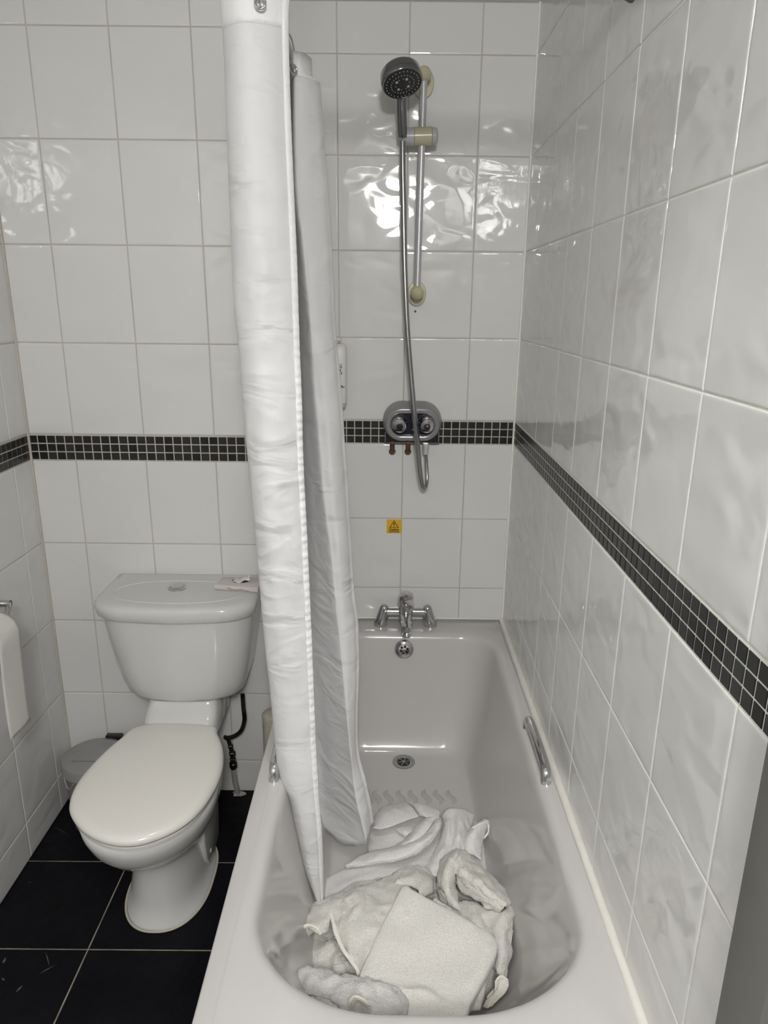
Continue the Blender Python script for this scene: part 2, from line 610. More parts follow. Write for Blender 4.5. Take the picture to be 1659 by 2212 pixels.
bath = thing('bathtub', (-0.35, -0.8, 0), 'white built-in bathtub with towels dumped in its near end', 'bathtub')
A, B = inner(0, 0), floor_ring(0, 0)
rs = [outer(0.004, 0.455), outer(0.0, 0.46), outer(0.0, 0.500), outer(0.002, 0.507), outer(0.006, 0.5105), outer(0.03, 0.512), outer(0.0335, 0.5135), outer(0.037, 0.5150)]
rs += [inner(0.026, 0.5155), inner(0.016, 0.5145), inner(0.008, 0.511), inner(0.003, 0.505), inner(0.0, 0.497)]
for w, z in [(0.025, 0.485), (0.07, 0.462), (0.13, 0.43), (0.22, 0.385), (0.33, 0.335), (0.44, 0.288), (0.55, 0.245), (0.645, 0.212), (0.73, 0.188), (0.81, 0.170), (0.88, 0.159), (0.94, 0.153), (1.0, 0.150)]:
    rs.append(mixr(A, B, w, z))
for s, z in ((0.75, 0.1488), (0.5, 0.148), (0.25, 0.1475), (0.06, 0.1473)):
    rs.append([(BC[0] + (p[0] - BC[0]) * s, BC[1] + 0.05 + (p[1] - BC[1] - 0.05) * s, z) for p in B])
mb = MB()
mb.rings(rs, cap0=False, cap1=True)
# underside shell so that the tub has thickness
mb.obj('tub_shell', M['bath'], bath, smooth=50)
mb = MB()
mb.box((BX0 + 0.014, -0.925, 0.228), (0.012, 1.345, 0.456))
p = mb.obj('side_panel', M['bath'], bath, bevel=(0.002, 2))
mb = MB()
mb.box(((BX0 + BX1) / 2 + 0.012, BY0 + 0.020, 0.228), (BX1 - BX0 - 0.036, 0.012, 0.456))
mb.obj('end_panel', M['bath'], bath, bevel=(0.002, 2))

# the wavy non-slip marks on the tub floor
for k, px in enumerate([(-0.4441, -0.4633, 0.1503), (-0.425, -0.463, 0.1503), (-0.3908, -0.4626, 0.1503), (-0.3538, -0.4621, 0.1503), (-0.3183, -0.4616, 0.1503), (-0.2785, -0.4611, 0.1503), (-0.2429, -0.4606, 0.1503), (-0.2059, -0.4601, 0.1503)]):
    mb = MB()
    pts, rad = [], []
    for i in range(15):
        t = i / 14
        pts.append((px[0] + 0.0085 * math.sin(t * 2 * PI), px[1] + (t - 0.5) * 0.066, 0.1493 + 0.0002))
        rad.append(0.0008 + 0.0085 * math.sin(PI * t) ** 0.8)
    mb.tube(pts, rad, 10, flat=0.16)
    mb.obj('anti_slip_mark', M['bath_mark'], bath)

# grip handles on the rims
for xs, ya, yb in ((-0.041, -0.655, -0.872), (-0.655, -0.655, -0.872)):
    z = 0.514
    pts = [(xs, ya, z - 0.006), (xs, ya, z + 0.010), (xs, ya - 0.004, z + 0.022), (xs, ya - 0.016, z + 0.029), (xs, ya - 0.05, z + 0.032), (xs, (ya + yb) / 2, z + 0.033),
           (xs, yb + 0.05, z + 0.032), (xs, yb + 0.016, z + 0.029), (xs, yb + 0.004, z + 0.022), (xs, yb, z + 0.010), (xs, yb, z - 0.006)]
    mb = MB()
    mb.tube(spline(pts, 5), 0.0115, 20)
    g = mb.obj('grip_handle', M['chrome'], bath)
    g['label'] = 'chrome grip handle'

# overflow
OV = Vector((-0.3418, -0.15, 0.4714))
ovn = Vector((0, -1, 0.12)).normalized()
mx = align(OV, ovn)
mb = MB()
mb.lathe([(0.0, -0.004), (0.031, -0.004), (0.0315, 0.003), (0.029, 0.0065), (0.0235, 0.0075), (0.020, 0.0095), (0.018, 0.0095), (0.0175, 0.0075), (0.0, 0.0078)], 40, 0, mx, False, False)
ov = mb.obj('overflow_cover', M['chrome'], bath)
ov['label'] = 'round chrome overflow cover with holes'
for k in range(6):
    mb = MB()
    a = 2 * PI * k / 6 + 0.3
    mb.lathe([(0.0042, 0.0070), (0.0042, 0.0084), (0.001, 0.0085)], 14, 0, mx @ Matrix.Translation((0.0108 * math.cos(a), 0.0108 * math.sin(a), 0)))
    mb.obj('hole', M['black'], ov)

# plug hole
DR = Vector((-0.3415, -0.296, 0.15))
mx = Matrix.Translation((DR[0], DR[1], 0.1497))
mb = MB()
mb.lathe([(0.036, 0.0), (0.0355, 0.0022), (0.030, 0.0028), (0.0235, 0.0018), (0.0215, -0.002), (0.021, -0.012), (0.019, -0.0125)], 40, 0, mx, False, False)
dr = mb.obj('drain_ring', M['satin'], bath)
mb = MB()
mb.lathe([(0.0, -0.0019), (0.0212, -0.0019), (0.0212, 0.0006), (0, 0.0008)], 32, 0, mx, False, False)
mb.obj('drain_well', M['black'], dr)
mb = MB()
for a in range(3):
    mb.box((0, 0, 0.0014), (0.040, 0.0026, 0.0012), 0, mx @ Matrix.Rotation(PI * a / 3 + 0.2, 4, 'Z'))
mb.lathe([(0.0, 0.0028), (0.005, 0.0028), (0.005, 0.0008)], 16, 0, mx)
mb.obj('drain_cross', M['satin'], dr)

# sealant beads where the bath meets the walls
def bead(name, pts, r):
    mb = MB()
    q = spline(pts, 10)
    mb.tube(q, [r * (0.9 + 0.2 * noise.noise(Vector((p[0] * 30, p[1] * 30, 3)))) for p in q], 10)
    return structure(mb.obj(name, M['sealant']))


bead('trim_2', [(-0.006, -0.01, RIM + 0.000), (-0.009, -0.5, RIM + 0.000), (-0.012, -1.0, RIM + 0.000), (-0.016, -1.59, RIM + 0.000)], 0.0105)
bead('trim_3', [(-0.69, -0.003, RIM + 0.001), (-0.35, -0.003, RIM + 0.001), (-0.008, -0.003, RIM + 0.001)], 0.005)

# ------------------------------------------------------------------ bath tap
ty = -0.062
tap = thing('bath_tap', (-0.336, ty, RIM), 'chrome single lever bath filler tap on two pillars at the bath end', 'tap')
TX = -0.336
for s in (-1, 1):
    mb = MB()
    b0 = Vector((TX + s * 0.083, ty, RIM + 0.002))
    t0 = Vector((TX + s * 0.071, ty, RIM + 0.066))
    q = [b0, b0 + Vector((0, 0, 0.004)), b0.lerp(t0, 0.5), t0, t0 + Vector((-s * 0.001, 0, 0.007)), t0 + Vector((-s * 0.002, 0, 0.011))]
    mb.tube(q, [0.0235, 0.0235, 0.0195, 0.0150, 0.0125, 0.006], 28)
    mb.obj('pillar', M['chrome'], tap)
mb = MB()
mb.tube([(TX - 0.074, ty, RIM + 0.052), (TX - 0.070, ty, RIM + 0.052), (TX + 0.070, ty, RIM + 0.052), (TX + 0.074, ty, RIM + 0.052)], [0.008, 0.0135, 0.0135, 0.008], 24)
mb.obj('crossbar', M['chrome'], tap)
mb = MB()
mxb = align((TX, ty - 0.004, RIM + 0.036), (0, -0.22, 1))
mb.lathe([(0.016, 0.0), (0.0225, 0.006), (0.0240, 0.02), (0.0240, 0.048), (0.0235, 0.05), (0.0235, 0.052), (0.0250, 0.054), (0.0250, 0.078), (0.0225, 0.088), (0.013, 0.093), (0.0, 0.094)], 36, 0, mxb, True, False)
mb.obj('valve_body', M['chrome'], tap)
mb = MB()
tip = Vector((TX + 0.001, ty - 0.105, RIM + 0.022))
pts = spline([(TX, ty - 0.004, RIM + 0.046), (TX, ty - 0.04, RIM + 0.043), (TX + 0.0005, ty - 0.085, RIM + 0.032), tip], 6)
nn = len(pts)
mb.tube(pts, [0.0225 - 0.0065 * i / (nn - 1) for i in range(nn)] , 24, flat=0.72)
mb.lathe([(0.0135, 0), (0.0135, 0.016), (0.011, 0.018)], 24, 0, align(tip + Vector((0, 0.012, 0.002)), (0, -0.5, -1)))
mb.obj('spout', M['chrome'], tap)
mb = MB()
lv = Vector((TX + 0.006, ty - 0.034, RIM + 0.108))
mb.tube(spline([lv + Vector((-0.004, 0.02, 0.004)), lv, lv + Vector((0.008, -0.030, -0.004)), lv + Vector((0.012, -0.052, -0.012))], 5), [0.0165, 0.0168, 0.0168, 0.0166, 0.016, 0.0155, 0.015, 0.0142, 0.0135, 0.0128, 0.012, 0.0112, 0.0105, 0.0098, 0.009, 0.007][:16], 20, flat=0.55)
mb.obj('lever', M['chrome'], tap)
mb = MB()
mb.lathe([(0.0034, -0.002), (0.0034, 0.0012), (0.001, 0.0016)], 16, 0, align(mxb @ Vector((0.0, 0.0, 0.066)) + Vector((-0.003, -0.0246, 0.0)), (-0.12, -1, 0.1)))
d = mb.obj('temperature_mark', M['red'], tap)
d['label'] = 'small red dot'

# ------------------------------------------------------------------ shower valve
VX, VZ = -0.3255, 1.190
valve = thing('shower_valve', (VX, 0, VZ), 'wall mounted twin knob shower mixer in a smoky clear cover on the mosaic band', 'shower mixer')
mb = MB()
mb.box((VX, -0.012, VZ - 0.030), (0.172, 0.022, 0.072))
mb.obj('back_box', M['black'], valve, bevel=(0.003, 2))
mb = MB()
for a, b, c, d in ((0, -0.0345, 0.168, 0.0035), (-0.084, -0.018, 0.0035, 0.036), (0.084, -0.018, 0.0035, 0.036)):
    mb.box((VX + a, -0.0235, VZ - 0.030 + b), (c, 0.004, d))
mb.obj('box_edge', M['chrome'], valve)


def stadium(w, h, y, n=20, cx=VX, cz=VZ):
    r = h / 2
    L = w / 2 - r
    out = []
    for s, a0 in ((1, -PI / 2), (-1, PI / 2)):
        for i in range(n + 1):
            a = a0 + PI * i / n
            out.append((cx + s * L + r * math.cos(a), y, cz + r * math.sin(a)))
    return out


mb = MB()
mb.rings([stadium(0.186, 0.124, -0.002, cz=VZ + 0.004), stadium(0.186, 0.124, -0.018, cz=VZ + 0.003), stadium(0.182, 0.118, -0.030, cz=VZ + 0.001), stadium(0.172, 0.106, -0.046, cz=VZ - 0.001), stadium(0.164, 0.098, -0.051, cz=VZ - 0.002),
          stadium(0.150, 0.082, -0.052, cz=VZ - 0.002), stadium(0.138, 0.070, -0.049, cz=VZ - 0.002), stadium(0.134, 0.066, -0.036, cz=VZ - 0.002), stadium(0.132, 0.064, -0.028, cz=VZ - 0.002)], False, False)
cv = mb.obj('cover', M['smoke'], valve)
cv['label'] = 'smoky clear plastic cover'
mb = MB()
mb.rings([stadium(0.1335, 0.0655, -0.010, cz=VZ - 0.002), stadium(0.1335, 0.0655, -0.034, cz=VZ - 0.002)], True, True)
mb.obj('face_plate', M['navy'], valve)
for s, cx in ((-1, VX - 0.0405), (1, VX + 0.0425)):
    mx = align((cx, -0.034, VZ), (0, -1, -0.02))
    mb = MB()
    mb.lathe([(0.0285, 0.0), (0.0285, 0.007), (0.0265, 0.009), (0.0255, 0.011), (0.0245, 0.026), (0.0225, 0.032), (0.0215, 0.034), (0.0205, 0.052), (0.0190, 0.056), (0.0105, 0.057)], 36, 0, mx, True, True)
    k = mb.obj('knob', M['chrome'], valve)
    mb = MB()
    mb.lathe([(0.0098, 0.0568), (0.0098, 0.0585), (0.004, 0.0592), (0.0, 0.0592)], 24, 0, mx, False, False)
    mb.obj('button', M['black'], k)
    if s == 1:
        mb = MB()
        mb.box((cx - 0.001, -0.056, VZ + 0.0215), (0.0085, 0.010, 0.0065))
        mb.obj('hot_mark', M['red'], k, bevel=(0.0012, 2))
        mb = MB()
        mt = align((cx, -0.0930, VZ), (0, -1, -0.02))
        mb.add([(-0.0035, -0.93e-1, VZ - 0.002), (0.0005, -0.93e-1, VZ + 0.004), (0.002, -0.93e-1, VZ + 0.004), (-0.0018, -0.93e-1, VZ - 0.002)], [(0, 1, 2, 3)], 0, Matrix.Translation((cx, -0.0006, 0)))
        mb.add([(0.0005, -0.93e-1, VZ + 0.0015), (0.0012, -0.93e-1, VZ + 0.003), (0.0045, -0.93e-1, VZ - 0.002), (0.003, -0.93e-1, VZ - 0.002)], [(0, 1, 2, 3)], 0, Matrix.Translation((cx, -0.0006, 0)))
        mb.obj('emblem', M['nozzle'], k)
mb = MB()
mb.lathe([(0.003, 0), (0.003, 0.003), (0.0, 0.0035)], 14, 0, align((VX + 0.0018, -0.033, VZ - 0.020), (0, -1, 0)), True, False)
mb.obj('screw', M['satin'], valve)
for px in ((-0.387, -0.014, 1.114), (-0.337, -0.014, 1.114)):
    mb = MB()
    z0 = VZ - 0.066
    mb.tube(spline([(px[0], -0.016, z0 + 0.006), (px[0], -0.016, z0 - 0.012), (px[0], -0.013, z0 - 0.024), (px[0], -0.003, z0 - 0.030), (px[0], 0.010, z0 - 0.031)], 5), 0.0078, 18)
    pp = mb.obj('supply_pipe', M['copper'], valve)
    pp['label'] = 'stubby brown copper pipe'
    mb = MB()
    mb.lathe([(0.0105, -0.001), (0.0105, 0.003), (0.008, 0.0032)], 20, 0, align((px[0], -0.0008, z0 - 0.031), (0, -1, 0)), False, False)
    mb.obj('collar', M['black'], pp)

# ------------------------------------------------------------------ riser rail with brackets and slider
ry = -0.058
rail = thing('shower_rail', (-0.318, 0, 1.6), 'grey shower riser rail on two yellowed cream wall brackets', 'shower rail')
top, bot = Vector((-0.3146, -0.058, 2.144)), Vector((-0.3207, -0.058, 1.579))
mb = MB()
mb.tube([top, top.lerp(bot, 0.5), bot], 0.0098, 20)
mb.obj('rod', M['alu'], rail)
for c, rx, rz, oz in ((top, 0.030, 0.040, -0.008), (bot, 0.0285, 0.036, -0.003)):
    mb = MB()
    rg = []
    for s, y in ((1.0, -0.0006), (1.0, -0.006), (0.94, -0.009), (0.6, -0.0095)):
        rg.append([(c.x + 0.001 + rx * s * math.cos(2 * PI * j / 40), y, c.z + oz + rz * s * math.sin(2 * PI * j / 40)) for j in range(40)])
    mb.rings(rg)
    mb.lathe([(0.016, 0), (0.016, 0.03), (0.0185, 0.045), (0.0195, 0.058), (0.0175, 0.067), (0.011, 0.074), (0.0, 0.077)], 28, 0, align((c.x, -0.004, c.z), (0, -1, 0)), True, False)
    mb.obj('bracket', M['cream'], rail)
sc = Vector((-0.3212, -0.064, 1.99))
SA, SB = Vector((-0.3749, -0.064, 1.989)), Vector((-0.2728, -0.064, 1.992))
ax = (SB - SA).normalized()
L = (SB - SA).length


def sl(t):
    return SA + ax * L * t


mb = MB()
mb.tube([sl(0.02), sl(0.05), sl(0.355)], [0.019, 0.0225, 0.0235], 32)
o = mb.obj('handset_holder', M['greyplastic'], rail)
mb = MB()
mb.tube([sl(0.36), sl(0.365), sl(0.83), sl(0.835)], [0.0225, 0.0238, 0.0238, 0.0225], 32)
mb.obj('slider', M['cream'], rail)
mb = MB()
for k in range(18):
    pass
mb.tube([sl(0.84), sl(0.845), sl(0.95), sl(0.985), sl(1.0)], [0.0215, 0.0222, 0.0215, 0.018, 0.010], 18)
mb.obj('lock_knob', M['greyplastic'], rail)

# ------------------------------------------------------------------ hand shower
HC = Vector((-0.3746, -0.17, 2.091))          # centre of the spray face
hn = Vector((0.20, -0.42, -0.89)).normalized()  # spray direction
hs = thing('hand_shower', tuple(HC), 'round chrome hand shower with dark spray face held on the riser rail', 'shower head')
mx = align(HC, hn)
mb = MB()
mb.lathe([(0.0, -0.043), (0.030, -0.042), (0.048, -0.037), (0.0525, -0.031), (0.0545, -0.014), (0.0545, -0.0135), (0.0535, -0.013), (0.0545, -0.0125), (0.0548, -0.003), (0.053, 0.0), (0.050, 0.0005), (0.049, -0.001), (0.0, -0.001)], 56, 0, mx, False, False)
mb.obj('head_shell', M['chrome_dark'], hs)
mb = MB()
mb.lathe([(0.0488, -0.0012), (0.0485, 0.0004), (0.030, 0.0012), (0.0, 0.0014)], 48, 0, mx, False, False)
face = mb.obj('spray_face', M['black'], hs)
mb = MB()
for r, n_, s in ((0.0425, 26, 0.0012), (0.0300, 24, 0.0012), (0.0185, 10, 0.0012)):
    for k in range(n_):
        a = 2 * PI * k / n_
        mb.lathe([(s, 0.0), (s, 0.0022), (s * 0.5, 0.0026)], 8, 0, mx @ Matrix.Translation((r * math.cos(a), r * math.sin(a), 0)))
for k in range(4):
    a = PI / 2 * k + PI / 4 + 0.6
    mb.lathe([(0.0036, 0.0), (0.0036, 0.0024), (0.002, 0.0028)], 14, 0, mx @ Matrix.Translation((0.0185 * math.cos(a), 0.0185 * math.sin(a), 0)))
nz = mb.obj('spray_nozzles', M['nozzle'], face)
nz['kind'] = 'stuff'
h0, h1 = Vector((-0.3716, -0.086, 1.995)), Vector((-0.376, -0.108, 2.078))
mb = MB()
q = spline([h0 + (h0 - h1).normalized() * 0.012, h0, h0.lerp(h1, 0.5), h1, HC - hn * 0.026 + Vector((0, 0.030, 0.0))], 6)
m_ = len(q)
mb.tube(q, [0.0085 if i == 0 else 0.0118 + 0.0018 * math.sin(PI * i / (m_ - 1)) for i in range(m_)], 24)
hd = mb.obj('handle', M['chrome_dark'], hs)
hd['label'] = 'chrome handle with fine ridges'

# hose
hose = MB()
hp = [Vector(p) for p in [(-0.2821, -0.034, 1.11), (-0.2789, -0.037, 1.065), (-0.2761, -0.046, 1.022), (-0.2783, -0.058, 0.9974), (-0.2854, -0.07, 0.9898), (-0.2939, -0.085, 1.009), (-0.303, -0.098, 1.063), (-0.3114, -0.106, 1.137),
     (-0.3216, -0.108, 1.215), (-0.33, -0.104, 1.291), (-0.3374, -0.1, 1.358), (-0.3466, -0.097, 1.451), (-0.3536, -0.094, 1.542), (-0.3604, -0.09, 1.669), (-0.3652, -0.086, 1.804), (-0.3687, -0.083, 1.899), (-0.3705, -0.08, 1.975)]]
q = spline(hp, 10)
m_ = len(q)
hose.tube(q, [0.0055 + 0.0028 * min(1.0, max(0.0, (i - 30) / 40)) for i in range(m_)], 18)
ho = hose.obj('shower_hose', M['hose'])
tag(ho, 'long silver shower hose looping from the mixer up to the hand shower', 'hose')
mb = MB()
c0 = Vector(hp[0])
mb.lathe([(0.010, -0.010), (0.0102, -0.004), (0.0102, 0.012), (0.0095, 0.014)], 6, 0, align(c0, (0, 0, 1)), True, True)
mb.lathe([(0.0085, -0.018), (0.0085, -0.008)], 18, 0, align(c0, (0, 0, 1)), True, True)
mb.obj('hose_nut', M['greyplastic'], ho)

# ------------------------------------------------------------------ caution sticker
s0, s1 = Vector((-0.402, -0.0008, 0.8653)), Vector((-0.3532, -0.0008, 0.8177))
cx, cz = (s0.x + s1.x) / 2, (s0.z + s1.z) / 2
sw, sh = abs(s1.x - s0.x), abs(s1.z - s0.z)
mb = MB()
mb.box((cx, -0.0011, cz), (sw, 0.0008, sh))
st = mb.obj('warning_sticker', M['yellow'], bevel=(0.0002, 1))
tag(st, 'square yellow Caution very hot water sticker on the wall tile', 'sticker')
mb = MB()
T = lambda x, z, y=-0.0016: (cx + x * sw, y, cz + z * sh)
tri_o = [(-0.33, -0.11), (0.33, -0.11), (0.0, 0.45)]
tri_i = [(-0.255, -0.07), (0.255, -0.07), (0.0, 0.365)]
mb.add([T(*p) for p in tri_o] + [T(*p) for p in tri_i], [(0, 1, 4, 3), (1, 2, 5, 4), (2, 0, 3, 5)])
mb.add([T(-0.03, 0.26), T(0.03, 0.26), T(0.045, 0.2), T(0.016, 0.05), T(-0.016, 0.05), T(-0.045, 0.2)], [(0, 1, 2, 3, 4, 5)])
mb.add([T(0.033 * math.cos(2 * PI * k / 12), -0.005 + 0.035 * math.sin(2 * PI * k / 12)) for k in range(12)], [tuple(range(12))])
face_y = Matrix(((1, 0, 0, 0), (0, 0, -1, 0), (0, 1, 0, 0), (0, 0, 0, 1)))
text_bm(mb, 'Caution', sh * 0.215, Matrix.Translation((cx, -0.0016, cz - 0.30 * sh)) @ face_y, bold=0.0004)
text_bm(mb, 'Very hot water', sh * 0.118, Matrix.Translation((cx, -0.0016, cz - 0.42 * sh)) @ face_y, bold=0.0003)
mb.obj('warning_print', M['ink'], st, smooth=0)

# ------------------------------------------------------------------ soap dispenser bottle on the back wall
bR, bT, bB = Vector((-0.5284, -0.045, 1.428)), Vector((-0.5381, -0.045, 1.431)), Vector((-0.5394, -0.045, 1.239))
bx0, bx1 = bR.x - 0.072, bR.x
soap = thing('soap_dispenser', ((bx0 + bx1) / 2, 0, bB.z), 'slim white soap dispenser with black print on the wall behind the shower curtain', 'soap dispenser')


def bottle_ring(z, hw, y0, y1, cxm):
    out = []
    for j in range(40):
        a = 2 * PI * j / 40
        cxx, syy = math.cos(a), math.sin(a)
        p = 4.0
        out.append((cxm + hw * math.copysign(abs(cxx) ** (2 / p), cxx), (y0 + y1) / 2 + (y1 - y0) / 2 * math.copysign(abs(syy) ** (2 / p), syy), z))
    return out


cm = (bx0 + bx1) / 2
hw = (bx1 - bx0) / 2
zt, zb = bT.z, bB.z
mb = MB()
mb.rings([bottle_ring(zb + 0.012, hw * 0.93, -0.012, -0.050, cm), bottle_ring(zb + 0.014, hw * 0.97, -0.008, -0.055, cm), bottle_ring(zb + 0.03, hw * 0.99, -0.006, -0.058, cm), bottle_ring(zt - 0.03, hw, -0.006, -0.058, cm),
          bottle_ring(zt - 0.012, hw * 0.97, -0.008, -0.055, cm), bottle_ring(zt - 0.004, hw * 0.90, -0.012, -0.050, cm), bottle_ring(zt - 0.001, hw * 0.8, -0.018, -0.044, cm)])
mb.obj('bottle', M['bottle'], soap)
mb = MB()
mb.rings([bottle_ring(zb - 0.004, hw * 0.80, -0.014, -0.044, cm), bottle_ring(zb, hw * 0.88, -0.010, -0.050, cm), bottle_ring(zb + 0.013, hw * 0.93, -0.010, -0.051, cm)])
mb.obj('pump_base', M['greyplastic'], soap)
mb = MB()
mb.box((cm - 0.008, -0.004, (zt + zb) / 2 + 0.01), (0.05, 0.006, zt - zb + 0.012))
mb.box((cm - 0.008, -0.024, zt + 0.003), (0.044, 0.040, 0.006))
mb.obj('wall_holder', M['brushpot'], soap, bevel=(0.002, 2))
mb = MB()
H = zt - zb
tx = bx1 - 0.019


def put(body, zrel, size, x, bold=0.0):
    text_bm(mb, body, size, Matrix.Translation((x, -0.0588, zt - H * zrel)) @ face_y, bold=bold)


put('aqua', 0.375, 0.018, tx - 0.011)
put('fitness', 0.415, 0.0085, tx - 0.009, 0.0004)
put('hand, hair &', 0.468, 0.0062, tx - 0.010, 0.0003)
put('shower', 0.488, 0.0062, tx - 0.010, 0.0003)
put('SOFT &', 0.665, 0.0062, tx - 0.004, 0.0003)
put('SMOOTH', 0.683, 0.0062, tx - 0.001, 0.0003)
put('300 ml', 0.712, 0.0062, tx - 0.006, 0.0002)
for zr in (0.315, 0.432):
    lb_ = MB()
    lb_.box((tx - 0.010, -0.0588, zt - H * zr), (0.034, 0.0004, 0.0009))
    lb_.obj('printed_line', M['ink'], soap, smooth=0)
mb.obj('lettering', M['ink'], soap, smooth=0)

# ------------------------------------------------------------------ toilet
TCX = -0.985
wc = thing('toilet', (TCX, -0.6, 0), 'white close coupled toilet with the lid closed', 'toilet')


def oval(z, hw, yf, yb, pf=2.2, pb=2.6, cx=TCX, ym=None, n=72):
    """egg outline: rounder at the front, squarer at the back"""
    ym = (yf + yb) / 2 if ym is None else ym
    out = []
    for j in range(n):
        a = 2 * PI * j / n
        ca, sa = math.cos(a), math.sin(a)
        p = pf if sa < 0 else pb
        ly = (ym - yf) if sa < 0 else (yb - ym)
        out.append((cx + hw * math.copysign(abs(ca) ** (2 / p), ca), ym + ly * math.copysign(abs(sa) ** (2 / p), sa), z))
    return out


mb = MB()
mb.rings([
    oval(0.000, 0.108, -0.797, -0.470, 2.3, 3.0, cx=-0.990), oval(0.012, 0.107, -0.795, -0.470, 2.3, 3.0, cx=-0.990), oval(0.016, 0.101, -0.788, -0.465, 2.3, 3.0, cx=-0.990), oval(0.07, 0.096, -0.780, -0.44, 2.3, 3.0, cx=-0.990),
    oval(0.13, 0.090, -0.776, -0.40, 2.3, 3.0, cx=-0.988), oval(0.18, 0.087, -0.776, -0.37, 2.3, 3.0, cx=-0.987), oval(0.205, 0.089, -0.788, -0.36, 2.2, 3.0), oval(0.222, 0.098, -0.808, -0.35, 2.1, 2.6, ym=-0.66),
    oval(0.245, 0.117, -0.847, -0.34, 2.05, 2.4, ym=-0.68), oval(0.28, 0.139, -0.895, -0.38, 2.05, 2.2, ym=-0.70), oval(0.32, 0.154, -0.927, -0.41, 2.05, 2.1, ym=-0.72), oval(0.352, 0.160, -0.941, -0.43, 2.05, 2.0, ym=-0.735),
    oval(0.375, 0.162, -0.945, -0.44, 2.05, 2.0, ym=-0.74), oval(0.383, 0.157, -0.939, -0.44, 2.05, 2.0, ym=-0.74)])
pan = mb.obj('pan', M['ceramic'], wc, smooth=60)
# raised deck that carries the cistern
mb = MB()
dk = []
for z, hw, yf in ((0.37, 0.106, -0.505), (0.398, 0.106, -0.503), (0.412, 0.105, -0.495), (0.428, 0.103, -0.470), (0.440, 0.101, -0.452), (0.452, 0.100, -0.446)):
    dk.append(oval(z, hw, yf, -0.27, 6.0, 6.0))
mb.rings(dk)
mb.obj('cistern_deck', M['ceramic'], wc, bevel=None)
# foot flange screw cheek
mb = MB()
mb.rings([[(TCX + 0.078 + d, y, z) for y, z in ((-0.640, 0.20), (-0.655, 0.15), (-0.640, 0.075), (-0.610, 0.035), (-0.50, 0.045), (-0.485, 0.15), (-0.50, 0.21))] for d in (-0.02, 0.012, 0.020)])
mb.obj('fixing_cheek', M['ceramic'], wc, bevel=(0.006, 3))
mb = MB()
mb.lathe([(0.006, 0), (0.006, 0.003), (0.0, 0.0045)], 14, 0, align((TCX + 0.097, -0.605, 0.080), (1, -0.2, 0.2)), True, False)
mb.obj('fixing_screw', M['ceramic'], wc)
mb = MB()
fr = oval(0.002, 0.111, -0.801, -0.468, 2.3, 3.0, cx=-0.990)
mb.tube(fr + [fr[0]], 0.0032, 8, caps=False)
s_ = mb.obj('foot_sealant', M['brushpot'], wc)


def lid_ring(z, e):
    """seat outline, e metres inside the lid's edge"""
    pts = [(-1.075, -0.505), (-1.118, -0.575), (-1.146, -0.665), (-1.158, -0.755), (-1.146, -0.830), (-1.116, -0.880), (-1.070, -0.922), (-1.016, -0.949), (-0.968, -0.956), (-0.922, -0.944), (-0.872, -0.906), (-0.838, -0.852), (-0.819, -0.770), (-0.817, -0.690), (-0.833, -0.612), (-0.862, -0.545), (-0.892, -0.507)]
    q = spline([(x, y, z) for x, y in pts], 5, True)
    c = Vector((TCX - 0.003, -0.73, z))
    out = []
    for p in q:
        d = (p - c)
        out.append(tuple(c + d * max(0.02, 1 - e / d.length)))
    return out


mb = MB()
mb.rings([lid_ring(0.383, 0.03), lid_ring(0.383, 0.010), lid_ring(0.386, 0.006), lid_ring(0.394, 0.0055), lid_ring(0.397, 0.009), lid_ring(0.397, 0.05)])
mb.obj('seat', M['seat'], wc)
mb = MB()
mb.rings([lid_ring(0.399, 0.02), lid_ring(0.399, 0.005), lid_ring(0.401, 0.001), lid_ring(0.407, -0.001), lid_ring(0.413, 0.0005), lid_ring(0.4185, 0.005), lid_ring(0.4215, 0.012), lid_ring(0.423, 0.022), lid_ring(0.4245, 0.05), lid_ring(0.4262, 0.09), lid_ring(0.427, 0.14)])
mb.obj('lid', M['seat'], wc, smooth=60)

def cist_ring(z, hw, yf, yb=-0.254, rc=0.11, cx=TCX, n=14):
    """D-shaped outline: square at the wall, generously rounded at the front"""
    out = [(cx - hw, yb, z), (cx - hw, yb - 0.05, z)]
    mid = yf + rc * 0.72
    out += [(cx - hw, (yb - 0.05 + mid) / 2, z)]
    for i in range(n + 1):
        a = PI + (PI / 2) * i / n
        out.append((cx - hw + rc + rc * math.cos(a), mid + rc * 0.72 * math.sin(a) - 0.010 * (i / n) ** 2 * 0, z))
    for k in range(1, 8):
        x = cx - hw + rc + (2 * hw - 2 * rc) * k / 8
        t = (x - cx) / (hw - rc)
        out.append((x, yf - 0.008 * (1 - t * t), z))
    for i in range(n + 1):
        a = 1.5 * PI + (PI / 2) * i / n
        out.append((cx + hw - rc + rc * math.cos(a), mid + rc * 0.72 * math.sin(a), z))
    out += [(cx + hw, (yb - 0.05 + mid) / 2, z), (cx + hw, yb - 0.05, z), (cx + hw, yb, z)]
    for k in range(1, 6):
        out.append((cx + hw - 2 * hw * k / 6, yb, z))
    return out


